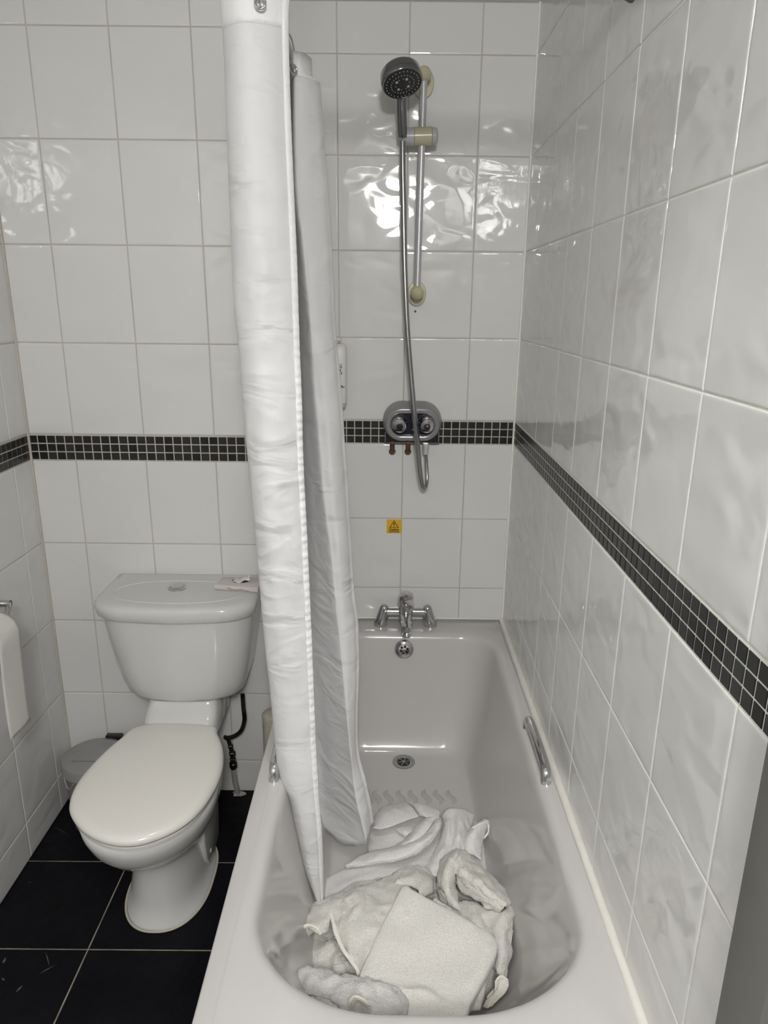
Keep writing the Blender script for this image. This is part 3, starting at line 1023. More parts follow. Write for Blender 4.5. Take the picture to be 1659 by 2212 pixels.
mb = MB()
mb.rings([cist_ring(0.452, 0.120, -0.425, rc=0.09), cist_ring(0.453, 0.145, -0.440, rc=0.10), cist_ring(0.459, 0.158, -0.450, rc=0.10), cist_ring(0.470, 0.168, -0.457, rc=0.105), cist_ring(0.50, 0.178, -0.465), cist_ring(0.56, 0.189, -0.474),
          cist_ring(0.64, 0.200, -0.483), cist_ring(0.715, 0.209, -0.489), cist_ring(0.728, 0.210, -0.490)])
cis = mb.obj('cistern', M['ceramic'], wc, smooth=60)
mb = MB()
mb.rings([cist_ring(0.722, 0.205, -0.485), cist_ring(0.722, 0.2165, -0.497), cist_ring(0.725, 0.219, -0.500), cist_ring(0.745, 0.222, -0.504), cist_ring(0.756, 0.221, -0.503), cist_ring(0.763, 0.2165, -0.498), cist_ring(0.7665, 0.2085, -0.489, yb=-0.256), cist_ring(0.7675, 0.197, -0.478, yb=-0.262)])
cl = mb.obj('cistern_lid', M['ceramic'], wc, smooth=60)
mb = MB()
ov_ = [(x, y, 0.7676) for x, y, z in oval(0, 0.180, -0.470, -0.312, 2.3, 2.3)]
mb.tube(ov_ + [ov_[0], ov_[1]], 0.004, 8, flat=0.55, caps=False)
mb.obj('raised_oval', M['ceramic'], cl)
FB = Vector((-0.9963, -0.3655, 0.768))
mb = MB()
mb.lathe([(0.026, 0.0), (0.026, 0.004), (0.024, 0.0055), (0.0205, 0.0055), (0.020, 0.0035), (0.0195, 0.0035), (0.019, 0.0062), (0.016, 0.0078), (0, 0.0085)], 40, 0, Matrix.Translation((FB.x, FB.y, 0.7672)), True, False)
mb.obj('flush_button', M['chrome'], cl)

# ------------------------------------------------------------------ tissue box on the cistern
tb = thing('tissue_box', (-0.82, -0.36, 0.768), 'flat pale pink cardboard tissue box with a tissue poking out on the cistern lid', 'tissue box')
z0 = 0.7685
c4 = [(-0.889, -0.3746, 0.77), (-0.7626, -0.395, 0.77), (-0.7601, -0.3199, 0.786), (-0.877, -0.3119, 0.786)]
h_ = 0.014
base = [(x, y, z0) for x, y, z in c4]
topc = [(x, y, z0 + h_) for x, y, z in c4]
mb = MB()
mb.rings([base, topc])
bo = mb.obj('box', M['card'], tb, bevel=(0.0012, 2))
mb = MB()
oc = Vector((-0.8201, -0.3424, 0.783))
mb.lathe([(0.0245, 0.0), (0.0245, 0.0004), (0.02, 0.0005)], 30, 0, Matrix.Translation((oc.x, oc.y, z0 + h_)) @ Matrix.Scale(0.72, 4, (0, 1, 0)))
mb.obj('opening', M['black'], bo)
mb = MB()
rr = []
for k in range(7):
    t = k / 6
    row_ = []
    for i in range(17):
        u_ = i / 16
        w_ = 0.5 + 0.5 * math.sin(PI * min(1, 0.25 + u_))
        row_.append((oc.x - 0.022 + 0.052 * u_ + 0.004 * math.sin(3 * t + i), oc.y + (t - 0.5) * 0.034 * w_ + 0.004 * math.sin(i * 0.8), z0 + h_ + 0.0012 + 0.003 * math.sin(PI * t) + 0.030 * max(0, u_ - 0.35) ** 1.3 * (0.35 + 0.65 * t) + 0.0015 * math.sin(i * 1.7 + 2 * k)))
    rr.append(row_)
mb.rings(rr, False, False, closed=False)
ts = mb.obj('tissue', M['paper'], tb)
md = ts.modifiers.new('thickness', 'SOLIDIFY')
md.thickness = 0.0008
md = ts.modifiers.new('subsurf', 'SUBSURF')
md.levels = md.render_levels = 2
mb = MB()
a_, b_ = Vector(base[0]), Vector(base[1])
mb.add([tuple(a_.lerp(b_, t) + Vector((0, -0.0006, zz))) for t, zz in ((0.28, 0.0105), (0.45, 0.004), (0.62, 0.0075), (0.80, 0.0025), (0.79, 0.0005), (0.6, 0.003), (0.45, 0.001), (0.33, 0.004))], [tuple(range(8))])
sn = mb.obj('water_stain', M['stain'], tb)
sn['label'] = 'brown water stain on the front edge'

# ------------------------------------------------------------------ cistern supply pipe
sp = thing('water_supply_pipe', (-0.88, -0.27, 0), 'dark braided supply pipe with a stop valve rising from the floor to the cistern', 'pipe')
P = [Vector(p) for p in [(-0.8414, -0.3, 0.3896), (-0.8408, -0.3, 0.3411), (-0.8398, -0.3, 0.3003), (-0.8517, -0.3, 0.2621), (-0.8745, -0.3, 0.2419), (-0.8971, -0.298, 0.2337), (-0.9057, -0.292, 0.2329)]]
mb = MB()
mb.tube(spline(P, 8), 0.0068, 16)
mb.obj('braided_hose', M['bronze'], sp)
V = [Vector(p) for p in [(-0.8971, -0.292, 0.2296), (-0.8904, -0.29, 0.198), (-0.8864, -0.288, 0.1694), (-0.8865, -0.286, 0.1475), (-0.8865, -0.284, 0.1254), (-0.887, -0.282, 0.11)]]
mb = MB()
mb.tube(V, [0.0062, 0.0068, 0.0075, 0.0085, 0.0090, 0.0085], 16)
d = (V[5] - V[2]).normalized()
for i, (p, r, h) in enumerate(((V[2], 0.0105, 0.008), (V[3], 0.0095, 0.006), (V[4], 0.0125, 0.010), (V[1], 0.0085, 0.006))):
    mb.lathe([(r * 0.85, -h), (r, -h * 0.8), (r, h * 0.8), (r * 0.85, h)], 6 if i != 2 else 20, 0, align(p, d))
mb.obj('stop_valve', M['bronze'], sp)
W = [V[5], Vector((-0.886, -0.275, 0.0523)), Vector((-0.8797, -0.267, 0))]
mb = MB()
mb.tube(W, 0.0088, 16)
mb.obj('floor_pipe', M['pipe_white'], sp)
mb = MB()
e = W[2]
mb.rings([[(e.x + (0.020 + 0.006 * math.sin(3 * q + 1)) * s * math.cos(q), e.y + (0.013 + 0.004 * math.cos(2 * q)) * s * math.sin(q), z) for q in [2 * PI * k / 24 for k in range(24)]] for s, z in ((1, 0.0003), (0.9, 0.005), (0.5, 0.010))])
mb.obj('filler_patch', M['pipe_white'], sp)

# ------------------------------------------------------------------ pedal bin by the left wall
bc = Vector((-1.283, -0.385, 0))
BZ = 0.232
pb = thing('pedal_bin', (bc.x, bc.y, 0), 'small round grey waste bin between the toilet and left wall', 'bin')
mb = MB()
mb.lathe([(0.072, 0.001), (0.076, 0.004), (0.087, 0.19), (0.0885, 0.195)], 48, 0, Matrix.Translation(bc), True, True)
mb.obj('bucket', M['bin'], pb)
mb = MB()
mb.lathe([(0.087, 0.196), (0.0925, 0.197), (0.0925, 0.222), (0.0905, 0.228), (0.080, 0.2325), (0.05, 0.235), (0.0, 0.236)], 48, 0, Matrix.Translation(bc), True, False)
ld = mb.obj('lid', M['bin_lid'], pb)
mb = MB()
mb.box((bc.x + 0.0, bc.y - 0.040, 0.2352), (0.10, 0.003, 0.002))
mb.obj('lid_ridge', M['bin'], ld)
mb = MB()
mb.box((bc.x + 0.028, bc.y + 0.095, 0.222), (0.050, 0.020, 0.030))
hg = mb.obj('hinge', M['black'], pb, bevel=(0.002, 2))
mb = MB()
hp_ = []
for k in range(13):
    q_ = k / 12
    an = R(232) + R(34) * (q_ - 0.5)
    hp_.append((bc.x + 0.0885 * math.cos(an), bc.y + 0.0885 * math.sin(an), 0.188 - 0.026 * math.sin(PI * q_)))
mb.tube(hp_, 0.0022, 8)
mb.obj('carry_loop', M['bin_lid'], pb)

# ------------------------------------------------------------------ toilet brush pot behind the bath edge
tc_ = Vector((-0.752, -0.300, 0))
zt_ = (-0.7499, -0.3, 0.3176)[2]
tbp = thing('toilet_brush_holder', tuple(tc_), 'cream cylindrical toilet brush holder squeezed between the wall and the bath', 'brush holder')
mb = MB()
mb.lathe([(0.030, 0.0005), (0.033, 0.004), (0.032, zt_ - 0.02), (0.0315, zt_ - 0.016)], 32, 0, Matrix.Translation(tc_), True, True)
mb.obj('pot', M['brushpot'], tbp)
mb = MB()
mb.lathe([(0.029, zt_ - 0.016), (0.029, zt_ - 0.012), (0.033, zt_ - 0.010), (0.033, zt_ + 0.004), (0.028, zt_ + 0.010), (0.012, zt_ + 0.014), (0.0, zt_ + 0.015)], 32, 0, Matrix.Translation(tc_), True, False)
mb.obj('cap', M['brushpot'], tbp)

# ------------------------------------------------------------------ toilet roll on the left wall
RX = -1.362
tr = thing('toilet_roll', (RX, -0.68, 0.78), 'toilet paper roll with a long loose end hanging down the left wall', 'toilet paper')
ye, ys = -0.632, -0.735
rz = 0.762
mb = MB()
mb.lathe([(0.020, 0), (0.0495, 0), (0.0505, 0.001), (0.0505, abs(ys - ye) - 0.001), (0.0495, abs(ys - ye)), (0.020, abs(ys - ye))], 48, 0, align((RX, ye, rz), (0, -1, 0)), False, False)
mb.obj('roll', M['paper'], tr)
mb = MB()
rg = []
prof = [(RX + 0.0515 * math.cos(a), rz + 0.0515 * math.sin(a)) for a in [PI * 0.75 - (PI * 0.75) * k / 14 for k in range(15)]]
zend = 0.508
for k in range(1, 19):
    t = k / 18
    prof.append((RX + 0.0515 - 0.004 * math.sin(PI * t) - 0.008 * t, rz + (zend - rz) * t))
for i, (x, z) in enumerate(prof):
    t = max(0, (i - 14) / 18)
    rg.append([(x + 0.0015 * math.sin(k * 0.9 + i * 0.35) * t, ye - 0.001 + (ys - ye + 0.002) * k / 8 + 0.004 * t, z + (0.006 * k / 8 if t == 1 else 0)) for k in range(9)])
mb.rings(rg, False, False, closed=False)
sh_ = mb.obj('loose_end', M['paper'], tr)
md = sh_.modifiers.new('thickness', 'SOLIDIFY')
md.thickness = 0.0006
th = thing('toilet_roll_holder', (XL, -0.58, 0.84), 'chrome toilet roll holder on the left wall above the paper roll', 'toilet roll holder')
rc_ = Vector((XL, -0.567, 0.805))
mb = MB()
mb.lathe([(0.027, 0.001), (0.027, 0.006), (0.023, 0.011), (0.011, 0.013), (0.009, 0.020), (0.009, 0.060)], 36, 0, align(rc_, (1, 0, 0)), True, True)
mb.obj('rose', M['chrome'], th)
mb = MB()
mb.tube(spline([(XL + 0.055, -0.567, 0.805), (RX, -0.580, 0.800), (RX, -0.605, 0.775), (RX, -0.625, 0.763), (RX, -0.745, 0.762)], 6), 0.006, 16)
mb.obj('arm', M['chrome'], th)

# ------------------------------------------------------------------ curtain rail
RZ = 2.082
RXX = -0.634
RY = -0.868
rl = thing('curtain_rail', (RXX, RY, RZ), 'L shaped dark metal shower curtain rail above the bath', 'curtain rail')
path = [Vector((RXX, -0.004, RZ))] + [Vector((RXX, y, RZ)) for y in (-0.2, -0.5, -0.74)]
for k in range(1, 9):
    a = PI / 2 * k / 8
    path.append(Vector((RXX + 0.11 * (1 - math.cos(a)), -0.758 - 0.11 * math.sin(a), RZ)))
path += [Vector((-0.3, RY, RZ - 0.008)), Vector((-0.008, RY, RZ - 0.016))]
mb = MB()
mb.tube(path, 0.0115, 18)
mb.obj('tube', M['chrome_dark'], rl)
for p, d in (((RXX + 0.004, -0.001, RZ - 0.02), (0, -1, 0)), ((-0.006, RY, RZ - 0.016), (-1, 0, 0))):
    mb = MB()
    mb.lathe([(0.032, 0), (0.032, 0.004), (0.029, 0.011), (0.021, 0.020), (0.017, 0.032), (0.0165, 0.036)], 36, 0, align(p, d), True, True)
    fl = mb.obj('wall_flange', M['paint_dim'], rl)
    fl['label'] = 'dark grey round wall flange'

# ------------------------------------------------------------------ shower curtain
cur = thing('shower_curtain', (-0.62, -0.75, 1.1), 'white fabric shower curtain bunched on its rail and hanging into the bath', 'shower curtain')
CL = [(-0.7062, -0.8, 2.054), (-0.7036, -0.8, 2.012), (-0.7031, -0.8, 1.962), (-0.7035, -0.805, 1.873), (-0.7037, -0.81, 1.701), (-0.7033, -0.815, 1.551), (-0.6971, -0.82, 1.456), (-0.6919, -0.825, 1.311), (-0.6837, -0.83, 1.159), (-0.6741, -0.84, 0.9996), (-0.6672, -0.845, 0.8518), (-0.6582, -0.85, 0.7196), (-0.6487, -0.86, 0.5607), (-0.6378, -0.868, 0.5056), (-0.6226, -0.872, 0.4717), (-0.6118, -0.878, 0.4139), (-0.5981, -0.884, 0.3371), (-0.5841, -0.888, 0.2688), (-0.56, -0.892, 0.2033)]
CS = [(-0.5868, -0.8, 2.055), (-0.5896, -0.8, 2.013), (-0.59, -0.8, 1.912), (-0.5867, -0.81, 1.773), (-0.583, -0.815, 1.628), (-0.5811, -0.82, 1.466), (-0.579, -0.825, 1.377), (-0.5779, -0.83, 1.242), (-0.5744, -0.835, 1.121), (-0.5691, -0.845, 0.9565), (-0.5645, -0.855, 0.7837), (-0.5601, -0.87, 0.6165), (-0.5538, -0.885, 0.4826), (-0.5494, -0.89, 0.4056), (-0.547, -0.895, 0.3269), (-0.546, -0.9, 0.2195)]
CG = [(-0.6137, -0.52, 2.037), (-0.6164, -0.53, 1.89), (-0.6143, -0.54, 1.768), (-0.6031, -0.55, 1.677), (-0.5891, -0.56, 1.504), (-0.5806, -0.57, 1.346), (-0.5718, -0.58, 1.24), (-0.5602, -0.6, 1.096), (-0.5456, -0.61, 0.972), (-0.5356, -0.625, 0.8632), (-0.5185, -0.65, 0.6887), (-0.505, -0.68, 0.5544), (-0.4929, -0.7, 0.4478), (-0.483, -0.72, 0.3535), (-0.4685, -0.735, 0.2991), (-0.454, -0.75, 0.2332)]
CE = [(-0.5836, -0.485, 2.047), (-0.5812, -0.485, 2.018), (-0.5647, -0.49, 2.007), (-0.562, -0.495, 1.961), (-0.5569, -0.5, 1.873), (-0.5513, -0.505, 1.804), (-0.5426, -0.52, 1.662), (-0.5363, -0.53, 1.504), (-0.5228, -0.545, 1.343), (-0.5154, -0.555, 1.225), (-0.5044, -0.57, 1.057), (-0.4916, -0.595, 0.8508), (-0.4832, -0.605, 0.7875), (-0.4793, -0.62, 0.6898), (-0.4799, -0.64, 0.5961), (-0.4803, -0.665, 0.4914), (-0.4751, -0.68, 0.4337), (-0.4604, -0.695, 0.376), (-0.4445, -0.71, 0.304), (-0.4383, -0.715, 0.2515)]
CB_ = [(-0.6274, -0.42, 2.065), (-0.6342, -0.42, 1.813), (-0.6284, -0.44, 1.606), (-0.6238, -0.46, 1.332), (-0.6165, -0.49, 1.102), (-0.6075, -0.52, 0.8178), (-0.5907, -0.57, 0.5532), (-0.5787, -0.6, 0.3754), (-0.5701, -0.63, 0.2818), (-0.5634, -0.65, 0.2022)]


def at_z(tab, z):
    """point of a hanging line at height z"""
    t = sorted(((-p[2], p) for p in tab), key=lambda q: q[0])
    z_ = -z
    if z_ <= t[0][0]:
        p = t[0][1]
        return Vector((p[0], p[1], z))
    for (a, pa), (b, pb_) in zip(t, t[1:]):
        if z_ <= b:
            w = (z_ - a) / (b - a) if b > a else 0
            return Vector((pa[0] + (pb_[0] - pa[0]) * w, pa[1] + (pb_[1] - pa[1]) * w, z))
    p = t[-1][1]
    return Vector((p[0], p[1], z))


def smooth_line(tab):
    z = sorted(tab, key=lambda p: -p[2])
    q = spline(z, 6)
    return [tuple(p) for p in q]


CL, CS, CG, CE, CB_ = [smooth_line(c) for c in (CL, CS, CG, CE, CB_)]
zbot = {'S': CS[-1][2], 'L': CL[-1][2], 'G': CG[-1][2], 'E': CE[-1][2], 'B': CB_[-1][2]}
TOPZ = 2.058
NR = 150
grid = []
for i in range(NR + 1):
    t = i / NR

    def zz(zb):
        return TOPZ + (zb - TOPZ) * t
    s_ = at_z(CS, zz(zbot['S']))
    l_ = at_z(CL, zz(zbot['L']))
    g_ = at_z(CG, zz(zbot['G']))
    e_ = at_z(CE, zz(zbot['E']))
    b_ = at_z(CB_, zz(zbot['B']))
    wig = 0.010 * math.sin(t * 5 + 0.8) + 0.004 * math.sin(t * 17)
    belly = 0.030 + wig * (0.3 + 0.7 * t)
    a2 = s_.lerp(l_, 0.28) + Vector((0, -belly * 0.75, 0))
    a1 = s_.lerp(l_, 0.68) + Vector((0, -belly, 0))
    lb = l_ + Vector((0.004, 0.035, 0))
    h1 = s_.lerp(l_, 0.62) + Vector((0, 0.085, 0))
    h1.y = max(h1.y, (s_.y + b_.y) / 2 - 0.02)
    bs = b_ + Vector((-0.012, -0.004, 0))
    bm_ = b_.lerp(g_, 0.5) + Vector((-0.004, 0.006 * (1 - t), -0.030 * t ** 6))
    h1.z = bs.z
    lb.z = l_.z * 0.4 + bs.z * 0.6
    g2 = g_.lerp(e_, 0.25) + Vector((0.0, -0.012, 0))
    cmid = g_.lerp(e_, 0.6) + Vector((0, -0.016 + 0.005 * math.sin(t * 9), 0))
    eb = e_ + Vector((-0.006, 0.03, 0))
    kk = b_ + Vector((-0.030, 0.07, 0))
    k2 = b_ + Vector((0.012, 0.13, 0))
    k2.y = min(k2.y, -0.30)
    kk.y = min(kk.y, -0.34)
    row = spline([s_, a2, a1, l_, lb, h1, bs, bm_, g_, g2, cmid, e_, eb, kk, k2], 7)
    out = []
    for j, p in enumerate(row):
        d = 0.0022 * noise.noise(Vector((p.x * 9 + p.z * 4.5, p.y * 9, p.z * 9))) * (0.4 + 1.4 * t)
        d += 0.0016 * noise.noise(Vector((p.x * 30 + p.z * 22, p.y * 25, p.z * 26 - p.x * 14))) * (0.2 + 1.2 * max(0, math.sin(PI * min(1, t * 1.1)))) 
        out.append((p.x + d * 0.3, p.y - d * 1.4, p.z))
    grid.append(out)
NC = len(grid[0])
HB = max(1, round(NR * 0.012))
mb = MB()
mb.rings(grid, False, False, closed=False)
fab = mb.obj('fabric', M['curtain'], cur, smooth=180)
md = fab.modifiers.new('thickness', 'SOLIDIFY')
md.thickness = 0.0009
md.offset = 0
# puckered side hem that follows the leading edge
mb = MB()
hemr = []
for i in range(NR * 3 + 1):
    f = i / 3
    i0 = min(int(f), NR - 1)
    w = f - i0
    P0 = Vector(grid[i0][0]).lerp(Vector(grid[i0 + 1][0]), w)
    P1 = Vector(grid[i0][1]).lerp(Vector(grid[i0 + 1][1]), w)
    P2 = Vector(grid[i0][3]).lerp(Vector(grid[i0 + 1][3]), w)
    d = (P2 - P0).normalized()
    t = i / (NR * 3)
    pk = 0.0012 * math.sin(i * 1.45 + 2.2 * noise.noise(Vector((0, 0, i * 0.11)))) * (0.3 + 0.9 * math.sin(PI * t))
    n_ = Vector((d.y, -d.x, 0))
    if n_.y > 0:
        n_ = -n_
    wd = 0.013
    hemr.append([tuple(P0 + d * wd * s - Vector((0, 0, 0)) + n_ * (0.0012 + h + (pk if 0 < k < 4 else 0))) for k, (s, h) in enumerate(((-0.12, 0.0), (0.05, 0.0014), (0.5, 0.0018), (0.9, 0.0012), (1.02, -0.0008)))])
mb.rings(hemr, False, False, closed=False)
hm = mb.obj('side_hem', M['hem'], cur, smooth=180)
md = hm.modifiers.new('thickness', 'SOLIDIFY')
md.thickness = 0.0008
# header band sewn along the top edge
mb = MB()
hb = []
for i in range(0, 5):
    r_ = []
    for j in range(NC):
        a_ = Vector(grid[i][max(0, j - 1)])
        b2 = Vector(grid[i][min(NC - 1, j + 1)])
        d = (b2 - a_)
        n_ = Vector((d.y, -d.x, 0)).normalized()
        p_ = Vector(grid[i][j])
        r_.append(p_ - n_ * -0.0012)
    hb.append([tuple(p) for p in r_])
mb.rings(hb, False, False, closed=False)
hd_ = mb.obj('header_band', M['hem'], cur, smooth=180)
md = hd_.modifiers.new('thickness', 'SOLIDIFY')
md.thickness = 0.0034
md.offset = 0
# eyelets with hooks over the rail
for px, dirv in ((Vector((-0.6305, -0.842, 2.036)), (0.1, -1, 0)), (Vector((-0.6121, -0.545, 2.019)), (0.6, -0.8, 0))):
    mb = MB()
    ex = align(px, dirv)
    cir = [ex @ Vector((0.0085 * math.cos(2 * PI * k / 28), 0.0085 * math.sin(2 * PI * k / 28), 0)) for k in range(29)]
    mb.tube(cir, 0.0022, 10, caps=False)
    ey = mb.obj('eyelet', M['chrome'], cur)
    mb = MB()
    p0 = px + Vector((0, 0.004, 0))
    tp = Vector((RXX, p0.y + 0.02, RZ))
    mb.tube(spline([p0 + Vector((0, -0.012, 0.002)), p0 + Vector((0, 0.012, -0.002)), p0.lerp(tp, 0.5) + Vector((0.012, 0.02, 0)), tp + Vector((0.016, 0, 0.004)), tp + Vector((0, 0, 0.016)), tp + Vector((-0.016, 0, 0.002)), p0.lerp(tp, 0.4) + Vector((-0.012, -0.01, 0)), p0 + Vector((0, -0.012, 0.004))], 6), 0.0017, 8)
    mb.obj('hook', M['satin'], ey)


# ------------------------------------------------------------------ towels
def seg_dist(p, a, b):
    ab = b - a
    t = max(0.0, min(1.0, (p - a).dot(ab) / max(1e-12, ab.length_squared)))
    q = a + ab * t
    d = (p - q).length
    s = ab.x * (p.y - a.y) - ab.y * (p.x - a.x)
    return d, (1 if s > 0 else -1), t


def ridge_fn(ridges):
    prep = []
    for pts, h, wl, wr in ridges:
        q = [Vector((p[0], p[1])) for p in spline([(x, y, 0) for x, y in pts], 5)]
        prep.append((q, h, wl, wr))

    def f(x, y):
        p = Vector((x, y))
        z = 0.0
        for q, h, wl, wr in prep:
            best = (9, 1, 0)
            m = len(q) - 1
            for i in range(m):
                d, s, t = seg_dist(p, q[i], q[i + 1])
                if d < best[0]:
                    best = (d, s, (i + t) / m)
            d, s, t = best
            w = wl if s > 0 else wr
            if d < 4 * w:
                end = min(1.0, 4 * min(t, 1 - t) + 0.35)
                z += h * end * math.exp(-(d / w) ** 2)
        return z
    return f


def drape(name, outline, center, base, ridges, mat_, parent, edge_z, thick=0.012, nang=220, nrad=64, rough=(0.0, 1), wav=0.004, power=4.0, into=None):
    """a heap of cloth: dense sheet over a star-shaped outline, raised by fold ridges, its edge turned under"""
    q = spline([(x, y, 0) for x, y in outline], 12, True)
    L_ = [0]
    for a, b in zip(q, q[1:] + q[:1]):
        L_.append(L_[-1] + (b - a).length)
    ring = []
    for k in range(nang):
        s = L_[-1] * k / nang
        i = 0
        while L_[i + 1] < s:
            i += 1
        t = (s - L_[i]) / max(1e-9, L_[i + 1] - L_[i])
        ring.append(q[i].lerp(q[(i + 1) % len(q)], t))
    c = Vector((center[0], center[1], 0))
    rf = ridge_fn(ridges)
    rings = []
    for r in range(1, nrad + 1):
        t = (r / nrad) ** 0.85
        cur_ = []
        for k, p in enumerate(ring):
            e = p + (p - c).normalized() * wav * noise.noise(Vector((p.x * 26, p.y * 26, 5.1)))
            x, y = c.x + (e.x - c.x) * t, c.y + (e.y - c.y) * t
            zb = base(x, y)
            ez = edge_z(x, y) if callable(edge_z) else edge_z
            z = zb - (zb - ez) * t ** power * 0.75
            z += rf(x, y) * (1 - t ** 8)
            z += 0.010 * noise.noise(Vector((x * 11, y * 11, 1.7))) * (1 - 0.5 * t)
            if rough[0]:
                z += rough[0] * noise.noise(Vector((x * rough[1], y * rough[1], 0.3)))
            cur_.append((x, y, z))
        rings.append(cur_)
    last = rings[-1]
    for g, dz in ((1.004, -0.3), (1.005, -0.65), (0.995, -1.0), (0.96, -1.0)):
        rings.append([(c.x + (p[0] - c.x) * g, c.y + (p[1] - c.y) * g, p[2] + thick * dz) for p in last])
    mb = MB()
    first = rings[0]
    cz_ = sum(p[2] for p in first) / len(first)
    mb.rings(rings, False, False)
    b_i = len(mb.v)
    mb.v.append((c.x, c.y, cz_))
    n = nang
    for j in range(n):
        mb.f.append((b_i, (j + 1) % n, j))
        mb.mi.append(0)
    if into is not None:
        into.add(mb.v, mb.f)
        return None
    return mb.obj(name, mat_, parent, smooth=180)


def sheet(into, rows, thick=0.008, n=9, m=9, fuzz=0.0015, fs=60.0, wave=0.003, crease=0.0):
    """a fold of cloth: a sheet lofted through rows of points, with thickness and a slightly uneven surface"""
    R_ = [spline(r, n) for r in rows]
    w_ = len(R_[0])
    cols_ = [spline([r[j] for r in R_], m) for j in range(w_)]
    h_n = len(cols_[0])
    g = [[cols_[j][i] for j in range(w_)] for i in range(h_n)]
    nrm = [[None] * w_ for _ in range(h_n)]
    for i in range(h_n):
        for j in range(w_):
            du = g[min(i + 1, h_n - 1)][j] - g[max(i - 1, 0)][j]
            dv = g[i][min(j + 1, w_ - 1)] - g[i][max(j - 1, 0)]
            q = du.cross(dv)
            q = q.normalized() if q.length > 1e-12 else Vector((0, 0, 1))
            nrm[i][j] = q if q.z >= 0 else -q
    top_, bot_ = [], []
    for i in range(h_n):
        for j in range(w_):
            p = g[i][j]
            e = min(i, h_n - 1 - i, j, w_ - 1 - j)
            k = min(1.0, 0.25 + e / 3.0)
            d = fuzz * noise.noise(p * fs) + fuzz * noise.noise(p * fs * 3.1) + wave * noise.noise(p * 17.0) + crease * (0.35 - abs(noise.noise(Vector((p.x * 30, p.y * 22, p.z * 30 + 4.0)))) * 2.2)
            top_.append(tuple(p + nrm[i][j] * (thick * 0.5 * k + d)))
            bot_.append(tuple(p - nrm[i][j] * (thick * 0.5 * k - d)))
    N_ = h_n * w_
    fs_ = []
    for i in range(h_n - 1):
        for j in range(w_ - 1):
            a0, a1, b0, b1 = i * w_ + j, i * w_ + j + 1, (i + 1) * w_ + j, (i + 1) * w_ + j + 1
            fs_ += [(a0, a1, b1, b0), (N_ + a0, N_ + b0, N_ + b1, N_ + a1)]
    edge = [i * w_ for i in range(h_n)] + [(h_n - 1) * w_ + j for j in range(1, w_)] + [i * w_ + w_ - 1 for i in range(h_n - 2, -1, -1)] + [j for j in range(w_ - 2, 0, -1)]
    for a0, a1 in zip(edge, edge[1:] + edge[:1]):
        fs_.append((a0, a1, N_ + a1, N_ + a0))
    into.add(top_ + bot_, fs_)


def strip(name, rows, mat_, parent, thick=0.006, n=10, fuzz=0.0):
    """a sheet of cloth lofted through lines of points"""
    R_ = [spline(r, n) for r in rows]
    m_ = len(R_[0])
    cols_ = [spline([r[j] for r in R_], 6) for j in range(m_)]
    g = [[tuple(cols_[j][i] + Vector([fuzz * noise.noise(Vector((i * 0.7, j * 0.7, k * 9.0))) for k in range(3)])) for j in range(m_)] for i in range(len(cols_[0]))]
    mb = MB()
    mb.rings(g, False, False, closed=False)
    o = mb.obj(name, mat_, parent, smooth=180)
    md = o.modifiers.new('thickness', 'SOLIDIFY')
    md.thickness = thick
    md.offset = 0
    return o


def dome(cx, cy, rx, ry, z0, h):
    def f(x, y):
        d = ((x - cx) / rx) ** 2 + ((y - cy) / ry) ** 2
        return z0 + h * max(0.0, 1 - d)
    return f


# thin white towel at the back of the heap
tw1 = thing('bath_towel', (-0.33, -0.75, 0.15), 'thin greyish white towel lying flattest at the back of the heap, nearest the plug hole', 'towel')
c1 = [(-0.3284, -0.7421)][0]
out1 = [(-0.5556, -0.7987), (-0.5092, -0.756), (-0.4605, -0.7156), (-0.4432, -0.7005), (-0.4471, -0.6678), (-0.4308, -0.5987), (-0.4103, -0.5435), (-0.376, -0.5305), (-0.337, -0.5204), (-0.2945, -0.5357), (-0.2448, -0.5588), (-0.2095, -0.544), (-0.1759, -0.5498), (-0.1571, -0.5711), (-0.1245, -0.5798), (-0.1259, -0.6357), (-0.1365, -0.6695), (-0.1448, -0.7744), (-0.1852, -0.8418), (-0.2963, -0.8612), (-0.4052, -0.8669), (-0.4851, -0.8588), (-0.5396, -0.8594)]
rid1 = [
    ([(-0.2377, -0.7154), (-0.2677, -0.7524), (-0.2919, -0.773)], 0.008, 0.010, 0.018),
    ([(-0.5229, -0.834), (-0.4578, -0.8045), (-0.3906, -0.7891)], 0.008, 0.02, 0.03),
    ([(-0.4849, -0.8614), (-0.4275, -0.8329), (-0.3684, -0.8132)], 0.006, 0.012, 0.02),
]
body = MB()
drape('sheet', out1, c1, dome(c1[0], c1[1] - 0.03, 0.28, 0.30, 0.162, 0.018), rid1, M['cotton'], tw1, 0.156, thick=0.006, into=body)
# upper left panel, its lower edge lifted over the hollow
sheet(body, [[(-0.4367, -0.6176, 0.176), (-0.427, -0.5758, 0.176), (-0.4094, -0.5348, 0.172), (-0.3758, -0.5235, 0.172), (-0.3376, -0.5147, 0.174)],
             [(-0.4283, -0.644, 0.196), (-0.4143, -0.6214, 0.204), (-0.3917, -0.5997, 0.206), (-0.3602, -0.5817, 0.204), (-0.3241, -0.5677, 0.198)],
             [(-0.4363, -0.6481, 0.196), (-0.41, -0.6607, 0.206), (-0.3799, -0.6548, 0.21), (-0.341, -0.6323, 0.21), (-0.308, -0.6094, 0.204)]], 0.004, wave=0.002, crease=0.0025)
